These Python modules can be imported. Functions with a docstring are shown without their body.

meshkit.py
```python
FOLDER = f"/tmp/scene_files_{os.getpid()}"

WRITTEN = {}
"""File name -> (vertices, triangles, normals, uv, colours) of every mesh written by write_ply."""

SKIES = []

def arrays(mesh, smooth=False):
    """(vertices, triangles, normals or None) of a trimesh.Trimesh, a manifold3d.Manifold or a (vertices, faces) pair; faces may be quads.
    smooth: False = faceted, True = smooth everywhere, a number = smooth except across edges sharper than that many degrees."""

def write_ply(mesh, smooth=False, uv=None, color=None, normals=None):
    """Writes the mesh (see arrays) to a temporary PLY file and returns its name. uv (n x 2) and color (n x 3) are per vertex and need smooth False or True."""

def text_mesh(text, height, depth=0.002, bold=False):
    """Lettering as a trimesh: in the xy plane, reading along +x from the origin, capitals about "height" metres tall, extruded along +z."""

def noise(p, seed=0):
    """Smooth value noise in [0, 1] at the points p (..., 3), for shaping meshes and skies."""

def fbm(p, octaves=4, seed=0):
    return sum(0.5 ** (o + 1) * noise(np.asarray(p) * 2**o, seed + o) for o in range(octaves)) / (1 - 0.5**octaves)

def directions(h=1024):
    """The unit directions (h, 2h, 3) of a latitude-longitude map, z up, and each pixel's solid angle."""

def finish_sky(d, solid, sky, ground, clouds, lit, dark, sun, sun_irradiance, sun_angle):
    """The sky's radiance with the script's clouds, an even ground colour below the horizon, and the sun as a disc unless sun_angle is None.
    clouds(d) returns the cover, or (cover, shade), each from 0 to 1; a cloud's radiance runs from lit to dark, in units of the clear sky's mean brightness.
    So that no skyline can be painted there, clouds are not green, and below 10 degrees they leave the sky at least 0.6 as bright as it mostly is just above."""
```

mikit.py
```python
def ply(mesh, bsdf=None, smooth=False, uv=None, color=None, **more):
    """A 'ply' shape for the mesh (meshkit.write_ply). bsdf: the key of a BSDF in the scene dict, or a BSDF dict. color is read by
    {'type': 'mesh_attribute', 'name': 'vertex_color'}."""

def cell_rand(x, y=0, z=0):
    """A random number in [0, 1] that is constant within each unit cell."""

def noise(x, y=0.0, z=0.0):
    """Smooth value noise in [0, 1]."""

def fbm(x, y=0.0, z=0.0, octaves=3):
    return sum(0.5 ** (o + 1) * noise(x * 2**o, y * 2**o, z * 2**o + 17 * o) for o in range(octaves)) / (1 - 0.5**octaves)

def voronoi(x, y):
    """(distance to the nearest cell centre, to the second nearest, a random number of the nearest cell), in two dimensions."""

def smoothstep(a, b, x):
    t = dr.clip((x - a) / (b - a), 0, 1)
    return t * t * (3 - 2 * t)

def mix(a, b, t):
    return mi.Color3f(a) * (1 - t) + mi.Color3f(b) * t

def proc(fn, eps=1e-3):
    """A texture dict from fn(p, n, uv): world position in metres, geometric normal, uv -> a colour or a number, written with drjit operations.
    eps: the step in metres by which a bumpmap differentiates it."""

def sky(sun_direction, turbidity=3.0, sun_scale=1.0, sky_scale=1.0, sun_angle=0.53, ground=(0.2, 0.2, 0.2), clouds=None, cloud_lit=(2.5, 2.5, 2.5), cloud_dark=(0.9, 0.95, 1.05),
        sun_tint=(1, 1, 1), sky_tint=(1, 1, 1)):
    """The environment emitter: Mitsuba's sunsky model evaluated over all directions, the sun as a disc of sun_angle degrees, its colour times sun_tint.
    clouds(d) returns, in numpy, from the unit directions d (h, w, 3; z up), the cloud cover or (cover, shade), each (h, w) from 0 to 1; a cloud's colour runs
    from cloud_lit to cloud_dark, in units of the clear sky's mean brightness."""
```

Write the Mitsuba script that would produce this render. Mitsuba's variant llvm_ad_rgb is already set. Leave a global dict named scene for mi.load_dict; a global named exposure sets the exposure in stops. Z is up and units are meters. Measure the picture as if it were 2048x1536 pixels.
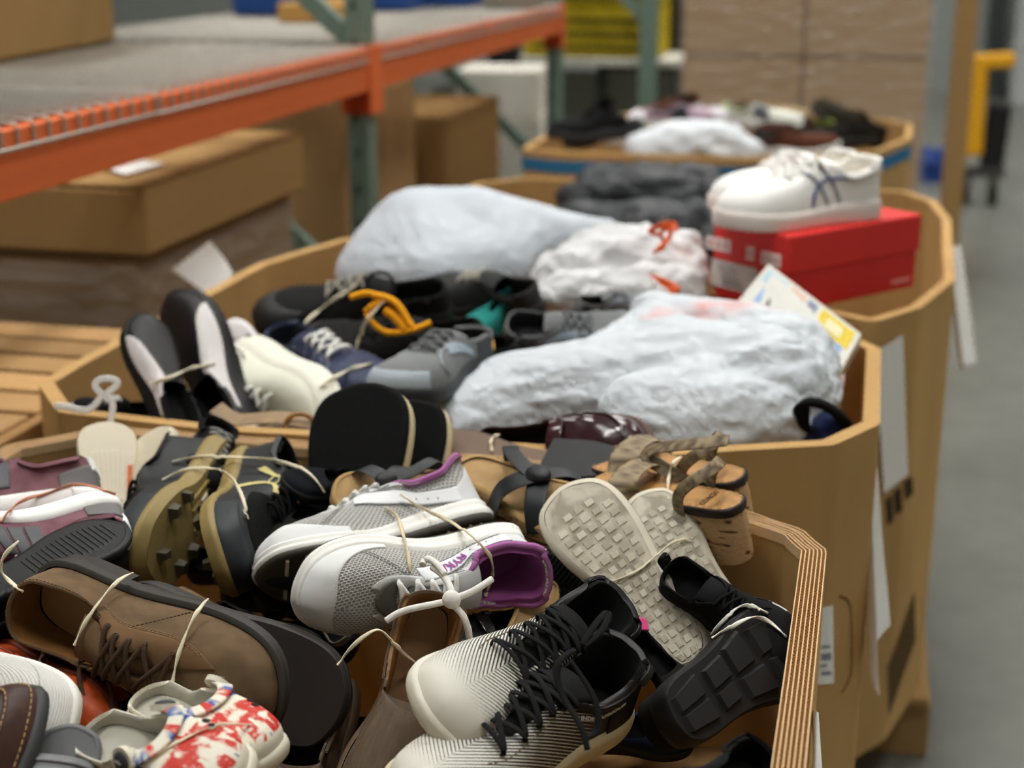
import math
import numpy as np, trimesh, drjit as dr, mitsuba as mi, mikit, meshkit
from mikit import proc, noise, fbm, voronoi, smoothstep, mix
from scipy.interpolate import CubicSpline, PchipInterpolator

scene, labels = {}, {}
# ---------------------------------------------------------------- camera, light, exposure
exposure = 0.55
FOC, EYE = 3000.0, np.array([0, 0, 1.6])
YAW, PITCH = math.radians(13.45), math.radians(16.7)
FW = np.array([-math.sin(YAW) * math.cos(PITCH), math.cos(YAW) * math.cos(PITCH), -math.sin(PITCH)])
RT = np.array([math.cos(YAW), math.sin(YAW), 0.0])
UP = np.cross(RT, FW)
T4 = mi.ScalarTransform4f
scene['camera'] = {'type': 'thinlens', 'fov': math.degrees(2 * math.atan(1024 / FOC)), 'fov_axis': 'x',
                   'aperture_radius': 0.0068, 'focus_distance': 1.43, 'near_clip': 0.05, 'far_clip': 100.0,
                   'to_world': T4().look_at(EYE.tolist(), (EYE + FW).tolist(), [0, 0, 1])}
scene['air'] = {'type': 'constant', 'radiance': {'type': 'rgb', 'value': [0.04, 0.04, 0.045]}}
LAMP = 19.0
LAMP_SPOTS = [(-0.9, 1.6, 1.0), (-2.6, 0.2, 0.7), (1.5, 0.2, 0.7), (-0.6, 5.0, 0.8), (-0.6, 8.5, 0.8), (2.2, 5.0, 0.8), (-0.6, 12.5, 0.9), (2.2, 10.5, 0.8), (-4.6, 3.5, 0.7), (-4.6, 9, 0.7)]


def hx(h):
    c = np.array([int(h[i:i + 2], 16) for i in (0, 2, 4)]) / 255.0
    return np.where(c < 0.04045, c / 12.92, ((c + 0.055) / 1.055) ** 2.4)


def at(px, py, d):
    """The point seen at this place of the photograph, d metres in front of the eye."""
    return EYE + d * (FW + (px - 1024) / FOC * RT - (py - 768) / FOC * UP)


def level(px, py, z):
    r = at(px, py, 1.0) - EYE
    return EYE + r * (z - 1.6) / r[2]


def cam(a, b, c):
    """A direction: a to the right, b up, c towards the eye."""
    v = a * RT + b * UP - c * FW
    return v / np.linalg.norm(v)


# ---------------------------------------------------------------- materials
VC = {'type': 'mesh_attribute', 'name': 'vertex_color'}


def M(name, rough, bump=None, scale=0.001, eps=1e-3, base=None, **kw):
    b = {'type': 'principled', 'base_color': base if base is not None else VC, 'roughness': rough, **kw}
    if bump is not None:
        b = {'type': 'bumpmap', 'tex': proc(bump, eps), 'scale': scale, 'bsdf': b}
    scene[name] = {'type': 'twosided', 'bsdf': b}


def grainy(k, o=3):
    return lambda p, n, uv: fbm(p.x * k, p.y * k, p.z * k, o)


M('matte', 0.92, specular=0.2)
M('satin', 0.5, specular=0.3)
M('leather', 0.5, grainy(700, 1), 0.00015, 4e-4, specular=0.4)
M('patent', 0.16, grainy(70, 1), 0.0014, 2e-3, specular=0.6, clearcoat=0.6, clearcoat_gloss=0.95)
M('zinc', 0.35, metallic=0.6, specular=0.5)
M('bag', 0.42, lambda p, n, uv: fbm(p.x * 120 + p.z * 40, p.y * 120, p.z * 60, 2), 0.004, 1e-3, specular=0.35)
ALIAS = {**dict.fromkeys(('fabric', 'suede', 'paper', 'board', 'wood', 'mat'), 'matte'), **dict.fromkeys(('rubber', 'gloss', 'paint'), 'satin'), 'steel': 'zinc', 'croc': 'patent'}
scene['glow'] = {'type': 'diffuse', 'reflectance': {'type': 'rgb', 'value': [0.8, 0.8, 0.8]}}


def hexmesh(p, n, uv):
    """Knit mesh: small open cells in staggered rows between pale yarns."""
    k = 1 / 0.0052
    x, y = uv.x * k, uv.y * k * 1.35
    row = dr.floor(y)
    fx = x + 0.5 * (row - 2 * dr.floor(row / 2))
    a, b = fx - dr.floor(fx) - 0.5, y - row - 0.5
    return smoothstep(0.30, 0.46, dr.sqrt(a * a + b * b * 0.9))


M('knit', 0.9, hexmesh, 0.0012, 3e-4, base=proc(lambda p, n, uv: mix((0.30, 0.29, 0.27), (0.68, 0.68, 0.66), hexmesh(p, n, uv))), specular=0.2)


def pinstripe(p, n, uv):
    """uv.x is a coordinate across the stripes in metres, uv.y how far the black has grown (0 white .. 1 black)."""
    f = uv.x / 0.0042
    f = dr.abs(f - dr.floor(f) - 0.5) * 2
    return 1 - smoothstep(-0.10, 0.10, f - (1 - uv.y))


M('pinstripes', 0.5, None, base=proc(lambda p, n, uv: mix((0.72, 0.70, 0.62), (0.012, 0.012, 0.013), 1 - pinstripe(p, n, uv))), specular=0.4)


def corkfn(p, n, uv):
    a = fbm(p.x * 350, p.y * 350, p.z * 900, 2)
    b = fbm(p.x * 90 + 7, p.y * 90, p.z * 260, 2)
    return mix(mix((0.42, 0.25, 0.12), (0.62, 0.42, 0.23), a), (0.13, 0.06, 0.025), smoothstep(0.62, 0.74, b))


M('cork', 0.85, None, base=proc(corkfn), specular=0.2)


def floorfn(p, n, uv):
    a = fbm(p.x * 1.3, p.y * 1.3, 0.0, 3)
    b = fbm(p.x * 14, p.y * 14, 3.0, 2)
    return mix((0.12, 0.125, 0.11), (0.21, 0.215, 0.195), 0.65 * a + 0.35 * b)


M('concrete', 0.33, None, base=proc(floorfn), specular=0.5)


# ---------------------------------------------------------------- mesh helpers
MESH = {}


def put(key, mesh, mat, col=None, uv=None, smooth=True, kind=None):
    v, f = np.asarray(mesh[0], float), np.asarray(mesh[1], int)
    if f.shape[1] == 4:
        f = np.vstack([f[:, [0, 1, 2]], f[:, [0, 2, 3]]])
    if col is None:
        col = (0.5, 0.5, 0.5)
    if isinstance(col, str):
        col = hx(col)
    col = np.broadcast_to(np.asarray(col, float), (len(v), 3))
    if key in scene:
        n = 1
        while f'{key}_{n:03d}' in scene:
            n += 1
        key = f'{key}_{n:03d}'
    if not smooth:
        col, uv = col[f.ravel()], None if uv is None else uv[f.ravel()]
        v, f = v[f.ravel()], np.arange(f.size).reshape(-1, 3)
    mat = ALIAS.get(mat, mat)
    scene[key] = mikit.ply((v, f), mat, smooth=smooth, uv=uv, color=col)
    MESH[key] = (v, f)
    if kind:
        labels.setdefault(key, {})['kind'] = kind
    return key


def tag(key, label=None, cat=None, group=None, kind=None):
    d = labels.setdefault(key, {})
    for k, x in (('label', label), ('category', cat), ('group', group), ('kind', kind)):
        if x:
            d[k] = x
    return key


USED = {}


def name(base):
    n = USED.get(base, -1) + 1
    USED[base] = n
    return base if n == 0 else f'{base}_{n:03d}'


def thing(base, label, cat, group=None):
    return tag(name(base), label, cat, group)


def grid(P, cu=False, cv=False, flip=False):
    """P (n, m, 3) -> (v, quads)."""
    n, m = P.shape[:2]
    i, j = np.meshgrid(np.arange(n if cu else n - 1), np.arange(m if cv else m - 1), indexing='ij')
    a, b, c, d = i * m + j, (i + 1) % n * m + j, (i + 1) % n * m + (j + 1) % m, i * m + (j + 1) % m
    q = np.stack([a, b, c, d] if not flip else [a, d, c, b], -1).reshape(-1, 4)
    return P.reshape(-1, 3), q


def tri(f):
    f = np.asarray(f)
    return np.vstack([f[:, [0, 1, 2]], f[:, [0, 2, 3]]]) if f.shape[1] == 4 else f


def join(*ms):
    vs, fs, n = [], [], 0
    for v, f in ms:
        vs.append(np.asarray(v, float)); fs.append(tri(f) + n); n += len(v)
    return np.vstack(vs), np.vstack(fs)


def spline(pts, n, closed=False):
    p = np.asarray(pts, float)
    if closed:
        p = np.vstack([p, p[:1]])
    d = np.concatenate([[0], np.cumsum(np.linalg.norm(np.diff(p, axis=0), axis=1) ** 0.7 + 1e-9)])
    cs = CubicSpline(d, p, bc_type='periodic' if closed else 'natural')
    return cs(np.linspace(0, d[-1], n + 1)[:-1] if closed else np.linspace(0, d[-1], n))


def tube(path, r, sides=8, flat=1.0, up=None, closed=False, twist=0.0):
    """A round (or flat: r by r*flat) cord along the path."""
    p = np.asarray(path, float)
    n = len(p)
    t = np.roll(p, -1, 0) - np.roll(p, 1, 0) if closed else np.gradient(p, axis=0)
    t /= np.linalg.norm(t, axis=1, keepdims=True) + 1e-12
    u = np.asarray(up if up is not None else [0.13, 0.21, 0.97], float)
    u = np.broadcast_to(u, p.shape) if u.ndim == 1 else u
    a = np.cross(t, u); a /= np.linalg.norm(a, axis=1, keepdims=True) + 1e-12
    b = np.cross(a, t)
    w = np.linspace(0, 2 * np.pi, sides, endpoint=False)
    R = np.broadcast_to(r, (n,))[:, None, None]
    tw = (np.linspace(0, twist, n)[:, None] if twist else 0.0)
    ca, sa = np.cos(w)[None] + 0 * p[:, :1], flat * np.sin(w)[None] + 0 * p[:, :1]
    if twist:
        ca, sa = ca * np.cos(tw) - sa * np.sin(tw), ca * np.sin(tw) + sa * np.cos(tw)
    V = p[:, None] + R * (ca[..., None] * a[:, None] + sa[..., None] * b[:, None])
    v, f = grid(V, cu=closed, cv=True, flip=True)
    if not closed:
        v = np.vstack([v, p[:1], p[-1:]])
        k = np.arange(sides)
        f = np.vstack([tri(f), np.stack([k, (k + 1) % sides, k * 0 + n * sides], 1)[:, ::-1], np.stack([(n - 1) * sides + k, (n - 1) * sides + (k + 1) % sides, k * 0 + n * sides + 1], 1)])
    return v, f


_CB = {}


def cbox(size, c=0.003):
    """A chamfered box about the origin."""
    s = tuple(round(float(x), 6) for x in size) + (c,)
    if s not in _CB:
        h = np.array(size) / 2
        pts = []
        for sx in (-1, 1):
            for sy in (-1, 1):
                for sz in (-1, 1):
                    for k in range(3):
                        q = h.copy(); q -= min(c, h.min() * 0.45); q[k] = h[k]
                        pts.append(q * (sx, sy, sz))
        m = trimesh.convex.convex_hull(np.array(pts))
        _CB[s] = (np.array(m.vertices), np.array(m.faces))
    return _CB[s]


def frm(x=None, z=None, y=None):
    """A rotation (columns x, y, z) from one or two directions; the first given of x, y wins exactly."""
    if x is not None:
        x = np.asarray(x, float) / np.linalg.norm(x)
        z = np.asarray(z, float); z = z - x * (z @ x); z /= np.linalg.norm(z)
        return np.stack([x, np.cross(z, x), z], 1)
    y = np.asarray(y, float) / np.linalg.norm(y)
    z = np.asarray(z, float); z = z - y * (z @ y); z /= np.linalg.norm(z)
    return np.stack([np.cross(y, z), y, z], 1)


def rz(a):
    c, s = math.cos(a), math.sin(a)
    return np.array([[c, -s, 0], [s, c, 0], [0, 0, 1.0]])


def move(m, R=None, t=(0, 0, 0), s=1.0):
    v = np.asarray(m[0]) * s
    return (v if R is None else v @ np.asarray(R).T) + np.asarray(t), m[1]


def prism(poly, h, bevel=0.0):
    """A polygon (n, 2) raised from z=0 to h."""
    import shapely.geometry as sg
    m = trimesh.creation.extrude_polygon(sg.Polygon(poly).buffer(0), h, engine='earcut')
    return np.array(m.vertices), np.array(m.faces)


def hullmesh(pts):
    m = trimesh.convex.convex_hull(np.asarray(pts))
    return np.array(m.vertices), np.array(m.faces)


def ribbon(path, nrm, w, th, taper=None):
    """A strap: path (n,3), nrm (n,3) or (3,) outward, width w, thickness th, with rounded long edges."""
    p = np.asarray(path, float); n = len(p)
    t = np.gradient(p, axis=0); t /= np.linalg.norm(t, axis=1, keepdims=True)
    N = np.broadcast_to(np.asarray(nrm, float), p.shape)
    s = np.cross(t, N); s /= np.linalg.norm(s, axis=1, keepdims=True)
    N = np.cross(s, t)
    W = (np.broadcast_to(w, (n,)) / 2)[:, None, None]
    a = np.linspace(0, 2 * np.pi, 12, endpoint=False)
    cx = np.sign(np.cos(a)) * np.abs(np.cos(a)) ** 0.5; cz = np.sin(a) * 0.5
    V = p[:, None] + W * cx[None, :, None] * s[:, None] + th * cz[None, :, None] * N[:, None]
    v, f = grid(V, cv=True)
    k = np.arange(12)
    v = np.vstack([v, p[:1], p[-1:]])
    f = np.vstack([tri(f), np.stack([k, (k + 1) % 12, k * 0 + n * 12], 1), np.stack([(n - 1) * 12 + (k + 1) % 12, (n - 1) * 12 + k, k * 0 + n * 12 + 1], 1)])
    return v, f


def cast(px, py, keys, off=0.0, d=None):
    """The nearest point of the named meshes on the sight line through this place of the photograph, raised by off."""
    r = at(px, py, 1.0) - EYE
    best, bn = 1e9, None
    for k in [k for k in MESH if any(k.startswith(x) for x in keys)]:
        v, f = MESH[k]
        q = v - EYE
        z = q @ FW
        X, Y = 1024 + FOC * (q @ RT) / z, 768 - FOC * (q @ UP) / z
        x, y = X[f], Y[f]
        ok = (x.min(1) <= px) & (x.max(1) >= px) & (y.min(1) <= py) & (y.max(1) >= py)
        for t in f[ok]:
            a, b, c = v[t]
            e1, e2 = b - a, c - a
            h = np.cross(r, e2); det = e1 @ h
            if abs(det) < 1e-14:
                continue
            s = EYE - a; u = s @ h / det; g = np.cross(s, e1); w = r @ g / det
            if u < -1e-6 or w < -1e-6 or u + w > 1 + 1e-6:
                continue
            l = e2 @ g / det
            if 0.05 < l < best:
                n = np.cross(e1, e2); n /= np.linalg.norm(n) + 1e-15
                best, bn = l, n if n @ r < 0 else -n
    if bn is None:
        return (at(px, py, d), -FW) if d else None
    return EYE + r * best + bn * off, bn


def blotch(v, col, k=60, amt=0.3, seed=0, oct=3, other=None):
    """Vertex colours with an uneven tone of the material's own."""
    col = hx(col) if isinstance(col, str) else np.asarray(col)
    n = meshkit.fbm(np.asarray(v) * k, oct, seed)[:, None]
    if other is not None:
        o = hx(other) if isinstance(other, str) else np.asarray(other)
        w = np.clip((n - 0.5) * 3 * amt * 3 + 0.5, 0, 1)
        return col * (1 - w) + o * w
    return np.clip(col * (1 + amt * 2 * (n - 0.5) * 2), 0, 1)
# ================================================================ the building
def slab(key, lo, hi, mat, col, kind='structure'):
    lo, hi = np.array(lo, float), np.array(hi, float)
    put(key, move(cbox(hi - lo, 0.004), None, (lo + hi) / 2), mat, col, smooth=False)
    tag(key, kind=kind)


slab('floor', (-9, -4, -0.2), (5, 18, 0), 'concrete', (0.2, 0.2, 0.2))
slab('wall_back', (-9, 16.6, 0), (5, 16.8, 7.2), 'paint', '9a9f9b')
slab('wall_right', (4.8, -4, 0), (5, 16.6, 7.2), 'paint', 'a0a09a')
slab('wall_left', (-9, -4, 0), (-8.8, 16.6, 7.2), 'paint', '8f8d86')
slab('wall_front', (-9, -4, 0), (5, -3.8, 7.2), 'paint', 'a0a09a')
slab('ceiling', (-9, -4, 7.2), (5, 16.8, 7.4), 'paint', 'c8c8c4')
for i, (x, y, k) in enumerate(LAMP_SPOTS):
    t = thing('ceiling_light', f'white high bay panel light on the ceiling, {("first", "second", "third", "fourth", "fifth", "sixth", "seventh", "eighth", "ninth", "tenth")[i]} of ten outside the picture', 'ceiling light', 'panel lights on the ceiling')
    put(t + '__housing', move(cbox((1.36, 1.36, 0.1), 0.01), None, (x, y, 7.12)), 'paint', 'd8d8d8', smooth=False)
    v, f = np.array([[-0.6, -0.6, 0], [0.6, -0.6, 0], [0.6, 0.6, 0], [-0.6, 0.6, 0]]) + (x, y, 7.05), np.array([[0, 2, 1], [0, 3, 2]])
    q = LAMP * k
    scene[t + '__diffuser'] = mikit.ply((v, f), 'glow', emitter={'type': 'area', 'radiance': {'type': 'rgb', 'value': [q, q * 0.985, q * 0.94]}})

# ================================================================ cardboard bins
import shapely.geometry as sg


def ring(poly, r=0.03):
    p = sg.Polygon(poly)
    return p.buffer(-r, 16).buffer(2 * r, 16).buffer(-r, 16)


def loop(p, step=0.012):
    c = np.array(sg.polygon.orient(p).exterior.coords)
    L = np.concatenate([[0], np.cumsum(np.linalg.norm(np.diff(c, axis=0), axis=1))])
    n = int(L[-1] / step)
    s = np.linspace(0, L[-1], n + 1)[:-1]
    return np.stack([np.interp(s, L, c[:, 0]), np.interp(s, L, c[:, 1])], 1)


def wallmesh(outer, inner, z0, z1, sag=None):
    """A closed wall between two loops with the same number of points."""
    n = len(outer)
    zt = z1 + (sag(outer) if sag else np.zeros(n))
    zs = [0.0, 0.35, 0.7, 0.93, 1.0]
    rows = [np.column_stack([outer, z0 + (zt - z0) * k]) for k in zs] + [np.column_stack([inner, z0 + (zt - z0) * k]) for k in zs[::-1]]
    k = len(zs)
    parts = [rows[:k], rows[k - 1:k + 1], rows[k:], [rows[-1], rows[0]]]
    return join(*[grid(np.stack(r, 1), cu=True) for r in parts])


KRAFT, KRAFT_IN, KRAFT_EDGE = 'b69260', 'a07c50', 'd6b68c'


def cardboard_bin(label, poly, z1, th, fine=None, r=0.03, tone=KRAFT):
    t = thing('cardboard_bin', label, 'cardboard bin')
    P = ring(poly, r)
    out = loop(P)
    L = sg.LinearRing(out)
    inn = np.array([np.array(p) for p in out])
    nx = np.roll(out, -1, 0) - np.roll(out, 1, 0)
    nx = np.stack([-nx[:, 1], nx[:, 0]], 1); nx /= np.linalg.norm(nx, axis=1, keepdims=True)
    inn = out + nx * th
    sag = lambda q: 0.006 * (meshkit.fbm(np.column_stack([q * 5, q[:, :1] * 0]), 3, 4) - 0.5)
    top = z1 - (0.006 if fine else 0)
    v, f = wallmesh(out, inn, 0.14, top, sag)
    put(t + '__wall', (v, f), 'board', blotch(v, tone, 9, 0.10, 2), smooth=True)
    edge = []
    if fine:
        for k in range(7):                                  # the liner sheets seen at the cut edge
            a, b = out + nx * (th * k / 6 - 0.0005 + 0.0004), out + nx * (th * k / 6 + 0.0011)
            zz = z1 + sag(out) + 0.0015 * (meshkit.noise(np.column_stack([out * 40, out[:, :1] * 0 + k]), k) - 0.5)
            rows = [np.column_stack([a, zz - 0.012]), np.column_stack([a, zz]), np.column_stack([b, zz]), np.column_stack([b, zz - 0.012])]
            put(t + '__liner_sheet', grid(np.stack(rows, 1), cu=True), 'board', KRAFT_EDGE, smooth=False)
        lo, hi = fine
        rng = np.random.default_rng(5)
        for k in range(6):                                  # and the fluted sheets between them
            big = k in (0, 1, 2, 4)
            pitch = 0.0072 if big else 0.0052
            D = np.concatenate([[0], np.cumsum(np.linalg.norm(np.diff(np.vstack([out, out[:1]]), axis=0), axis=1))])
            s = np.arange(0, D[-1], pitch / 7)
            c = np.vstack([out, out[:1]]); nn = np.vstack([nx, nx[:1]])
            q = np.column_stack([np.interp(s, D, c[:, 0]), np.interp(s, D, c[:, 1])])
            m = np.column_stack([np.interp(s, D, nn[:, 0]), np.interp(s, D, nn[:, 1])])
            keep = (q[:, 1] > lo) & (q[:, 1] < hi) & (q[:, 0] > -0.45)
            off = th * (k + 0.5) / 6 + (th / 12 - 0.0003) * np.sin(2 * np.pi * s / pitch + 6 * rng.random() + 1.2 * np.sin(s * 31 + k))
            path = q + m * off[:, None]
            zz = z1 + sag(q) - 0.0012 + 0.0012 * (meshkit.noise(np.column_stack([q * 120, q[:, :1] * 0 + k]), k) - 0.5)
            rows = np.stack([np.column_stack([path, zz - 0.012]), np.column_stack([path, zz])], 1)
            rows2 = np.stack([np.column_stack([path + m * 0.0006, zz]), np.column_stack([path + m * 0.0006, zz - 0.012])], 1)
            V, Q = grid(np.concatenate([rows, rows2], 1))
            ok = np.repeat(keep, 4)
            Q = Q[ok[Q].all(1)]
            if len(Q):
                use = np.unique(Q)
                back = np.zeros(len(V), int); back[use] = np.arange(len(use))
                put(t + '__fluted_sheet', (V[use], back[Q]), 'board', 'b98f5e', smooth=False)
    base = np.array(P.buffer(-th * 0.6).exterior.coords)
    v, f = prism(base, 0.012)
    put(t + '__base', move((v, f), None, (0, 0, 0.15)), 'board', tone, smooth=False)
    return t


def pallet(label, cx, cy, a, w, d, col, h=0.14, cat='pallet', z=0.0):
    t = thing('pallet', label, cat)
    R = rz(a)
    for k in range(7):
        x = -w / 2 + 0.05 + k * (w - 0.1) / 6
        put(t + '__deck_board', move(move(cbox((0.09, d, 0.02), 0.003), None, (x, 0, h - 0.01)), R, (cx, cy, z)), 'wood' if col[0] != '1' else 'paint', blotch(np.zeros((24, 3)) + k, col, 1, 0.15, k), smooth=False)
    for k in range(3):
        y = -d / 2 + 0.06 + k * (d - 0.12) / 2
        put(t + '__runner', move(move(cbox((w, 0.09, h - 0.021), 0.003), None, (0, y, (h - 0.02) / 2)), R, (cx, cy, z)), 'wood' if col[0] != '1' else 'paint', col, smooth=False)
    return t


BIN1 = cardboard_bin('nearest open cardboard bin with a bare corrugated rim, heaped with banded pairs of shoes',
                     [(-0.018, 0.45), (-0.018, 1.5), (-0.045, 1.548), (-0.13, 1.60), (-0.36, 1.70), (-0.95, 1.70), (-1.04, 1.6), (-1.04, 0.45)], 0.98, 0.025, fine=(0.85, 1.75), r=0.008)
BIN2 = cardboard_bin('second cardboard bin holding white plastic bags and black hiking shoes',
                     [(-0.80, 1.715), (-0.24, 1.745), (-0.02, 1.84), (0.035, 1.94), (0.035, 2.33), (-0.05, 2.46), (-0.35, 2.75), (-0.8, 3.02), (-1.08, 2.99), (-1.16, 2.70), (-1.15, 1.86), (-1.05, 1.74)], 0.98, 0.022, r=0.025)
BIN3 = cardboard_bin('third cardboard bin under the red shoe box, its right rim curving out over the aisle',
                     [(-0.35, 2.80), (0.02, 2.50), (0.10, 2.62), (0.168, 2.86), (0.185, 3.5), (0.16, 3.75), (0.09, 3.88), (-0.9, 3.88), (-1.0, 3.75), (-0.98, 3.12), (-0.78, 3.05)], 0.98, 0.02, r=0.03)
BIN4 = cardboard_bin('farthest cardboard bin with a blue stripe around it, full of shoes below the wrapped cartons',
                     [(-1.03, 4.42), (-0.9, 4.36), (-0.35, 4.36), (0.02, 4.6), (0.12, 4.95), (0.13, 5.3), (0.05, 5.45), (-0.85, 5.45), (-1.02, 5.2)], 0.98, 0.02, r=0.05)
for cx, cy, w, d, n in ((-0.53, 1.02, 1.0, 1.2, 'near'), (-0.56, 2.24, 1.1, 1.1, 'second'), (-0.36, 3.35, 1.1, 1.1, 'third'), (-0.45, 4.95, 1.1, 1.1, 'farthest')):
    pallet(f'wooden pallet under the {n} cardboard bin', cx, cy, 0, w, d, 'a8875c')

# the blue printed stripe around the farthest bin, as strips of tape
P4 = loop(ring([(-1.03, 4.42), (-0.9, 4.36), (-0.35, 4.36), (0.02, 4.6), (0.12, 4.95), (0.13, 5.3), (0.05, 5.45), (-0.85, 5.45), (-1.02, 5.2)], 0.05).buffer(0.003))
put(BIN4 + '__blue_stripe', grid(np.stack([np.column_stack([P4, 0 * P4[:, 0] + z]) for z in (0.918, 0.957)], 1), cu=True), 'paper', '2f6f9c')
tag(BIN4 + '__blue_stripe', 'printed blue band')


def sheet(key, a, b, c, d, col, mat='paper', curl=0.0, n=10, th=0.0012, nrm=None, seed=0, wob=0.004):
    """A sheet of paper with corners a b c d, bent by curl along its normal."""
    a, b, c, d = map(np.asarray, (a, b, c, d))
    u = np.linspace(0, 1, n)[:, None, None]; w = np.linspace(0, 1, n)[None, :, None]
    P = a * (1 - u) * (1 - w) + b * u * (1 - w) + c * u * w + d * (1 - u) * w
    N = np.cross(b - a, d - a); N /= np.linalg.norm(N)
    P = P + N * (curl * (4 * u * (1 - u)) + wob * (meshkit.fbm(P * 9, 2, seed)[..., None] - 0.5))
    V = np.concatenate([P, (P - N * th)[:, ::-1]], 1)
    return put(key, grid(V, cv=True), mat, col)


# paper slips on the bins
s = thing('shipping_label', 'long white slip seen edge on at the right corner of the second bin', 'label')
sheet(s, at(1738, 938, 2.04), at(1752, 935, 2.10), at(1779, 1250, 2.1), at(1757, 1390, 2.02), 'f4f4f2', curl=0.02)
s = thing('shipping_label', 'white paper slip hanging off the rim corner of the third bin over the aisle', 'label')
sheet(s, at(1896, 495, 3.10), at(1921, 490, 3.14), at(1953, 725, 3.14), at(1928, 738, 3.09), 'f4f4f2', curl=0.02)
s = thing('shipping_label', 'small white barcode label beside the corrugated rim of the nearest bin', 'label')


def patch(key, pts, keys, off, col, mat='paper', n=6, **kw):
    """A four-cornered sticker laid on the named meshes."""
    a, b, c, d = [np.array(p, float) for p in pts]
    P = np.zeros((n, n, 3)); ok = True
    for i in range(n):
        for j in range(n):
            u, w = i / (n - 1), j / (n - 1)
            q = a * (1 - u) * (1 - w) + b * u * (1 - w) + c * u * w + d * (1 - u) * w
            h = cast(q[0], q[1], keys, off)
            if h is None:
                return None
            P[i, j] = h[0]
    C = np.cross(P[1, 0] - P[0, 0], P[0, 1] - P[0, 0]) @ (P[0, 0] - EYE)
    return put(key, grid(P, flip=C > 0), mat, col, **kw)


def stroke(key, px, keys, off, r, mat, col, n=40, flat=0.4, sm=True):
    """A cord or line laid on the named meshes along picture points."""
    q = spline([(x, y, 0) for x, y in px], n) if sm else np.array([(x, y, 0) for x, y in px])
    P = [cast(x, y, keys, off) for x, y, _ in q]
    P = [p for p in P if p is not None]
    return put(key, tube(np.array([p[0] for p in P]), r, 6, flat, up=np.array([p[1] for p in P])), mat, col)


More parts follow.
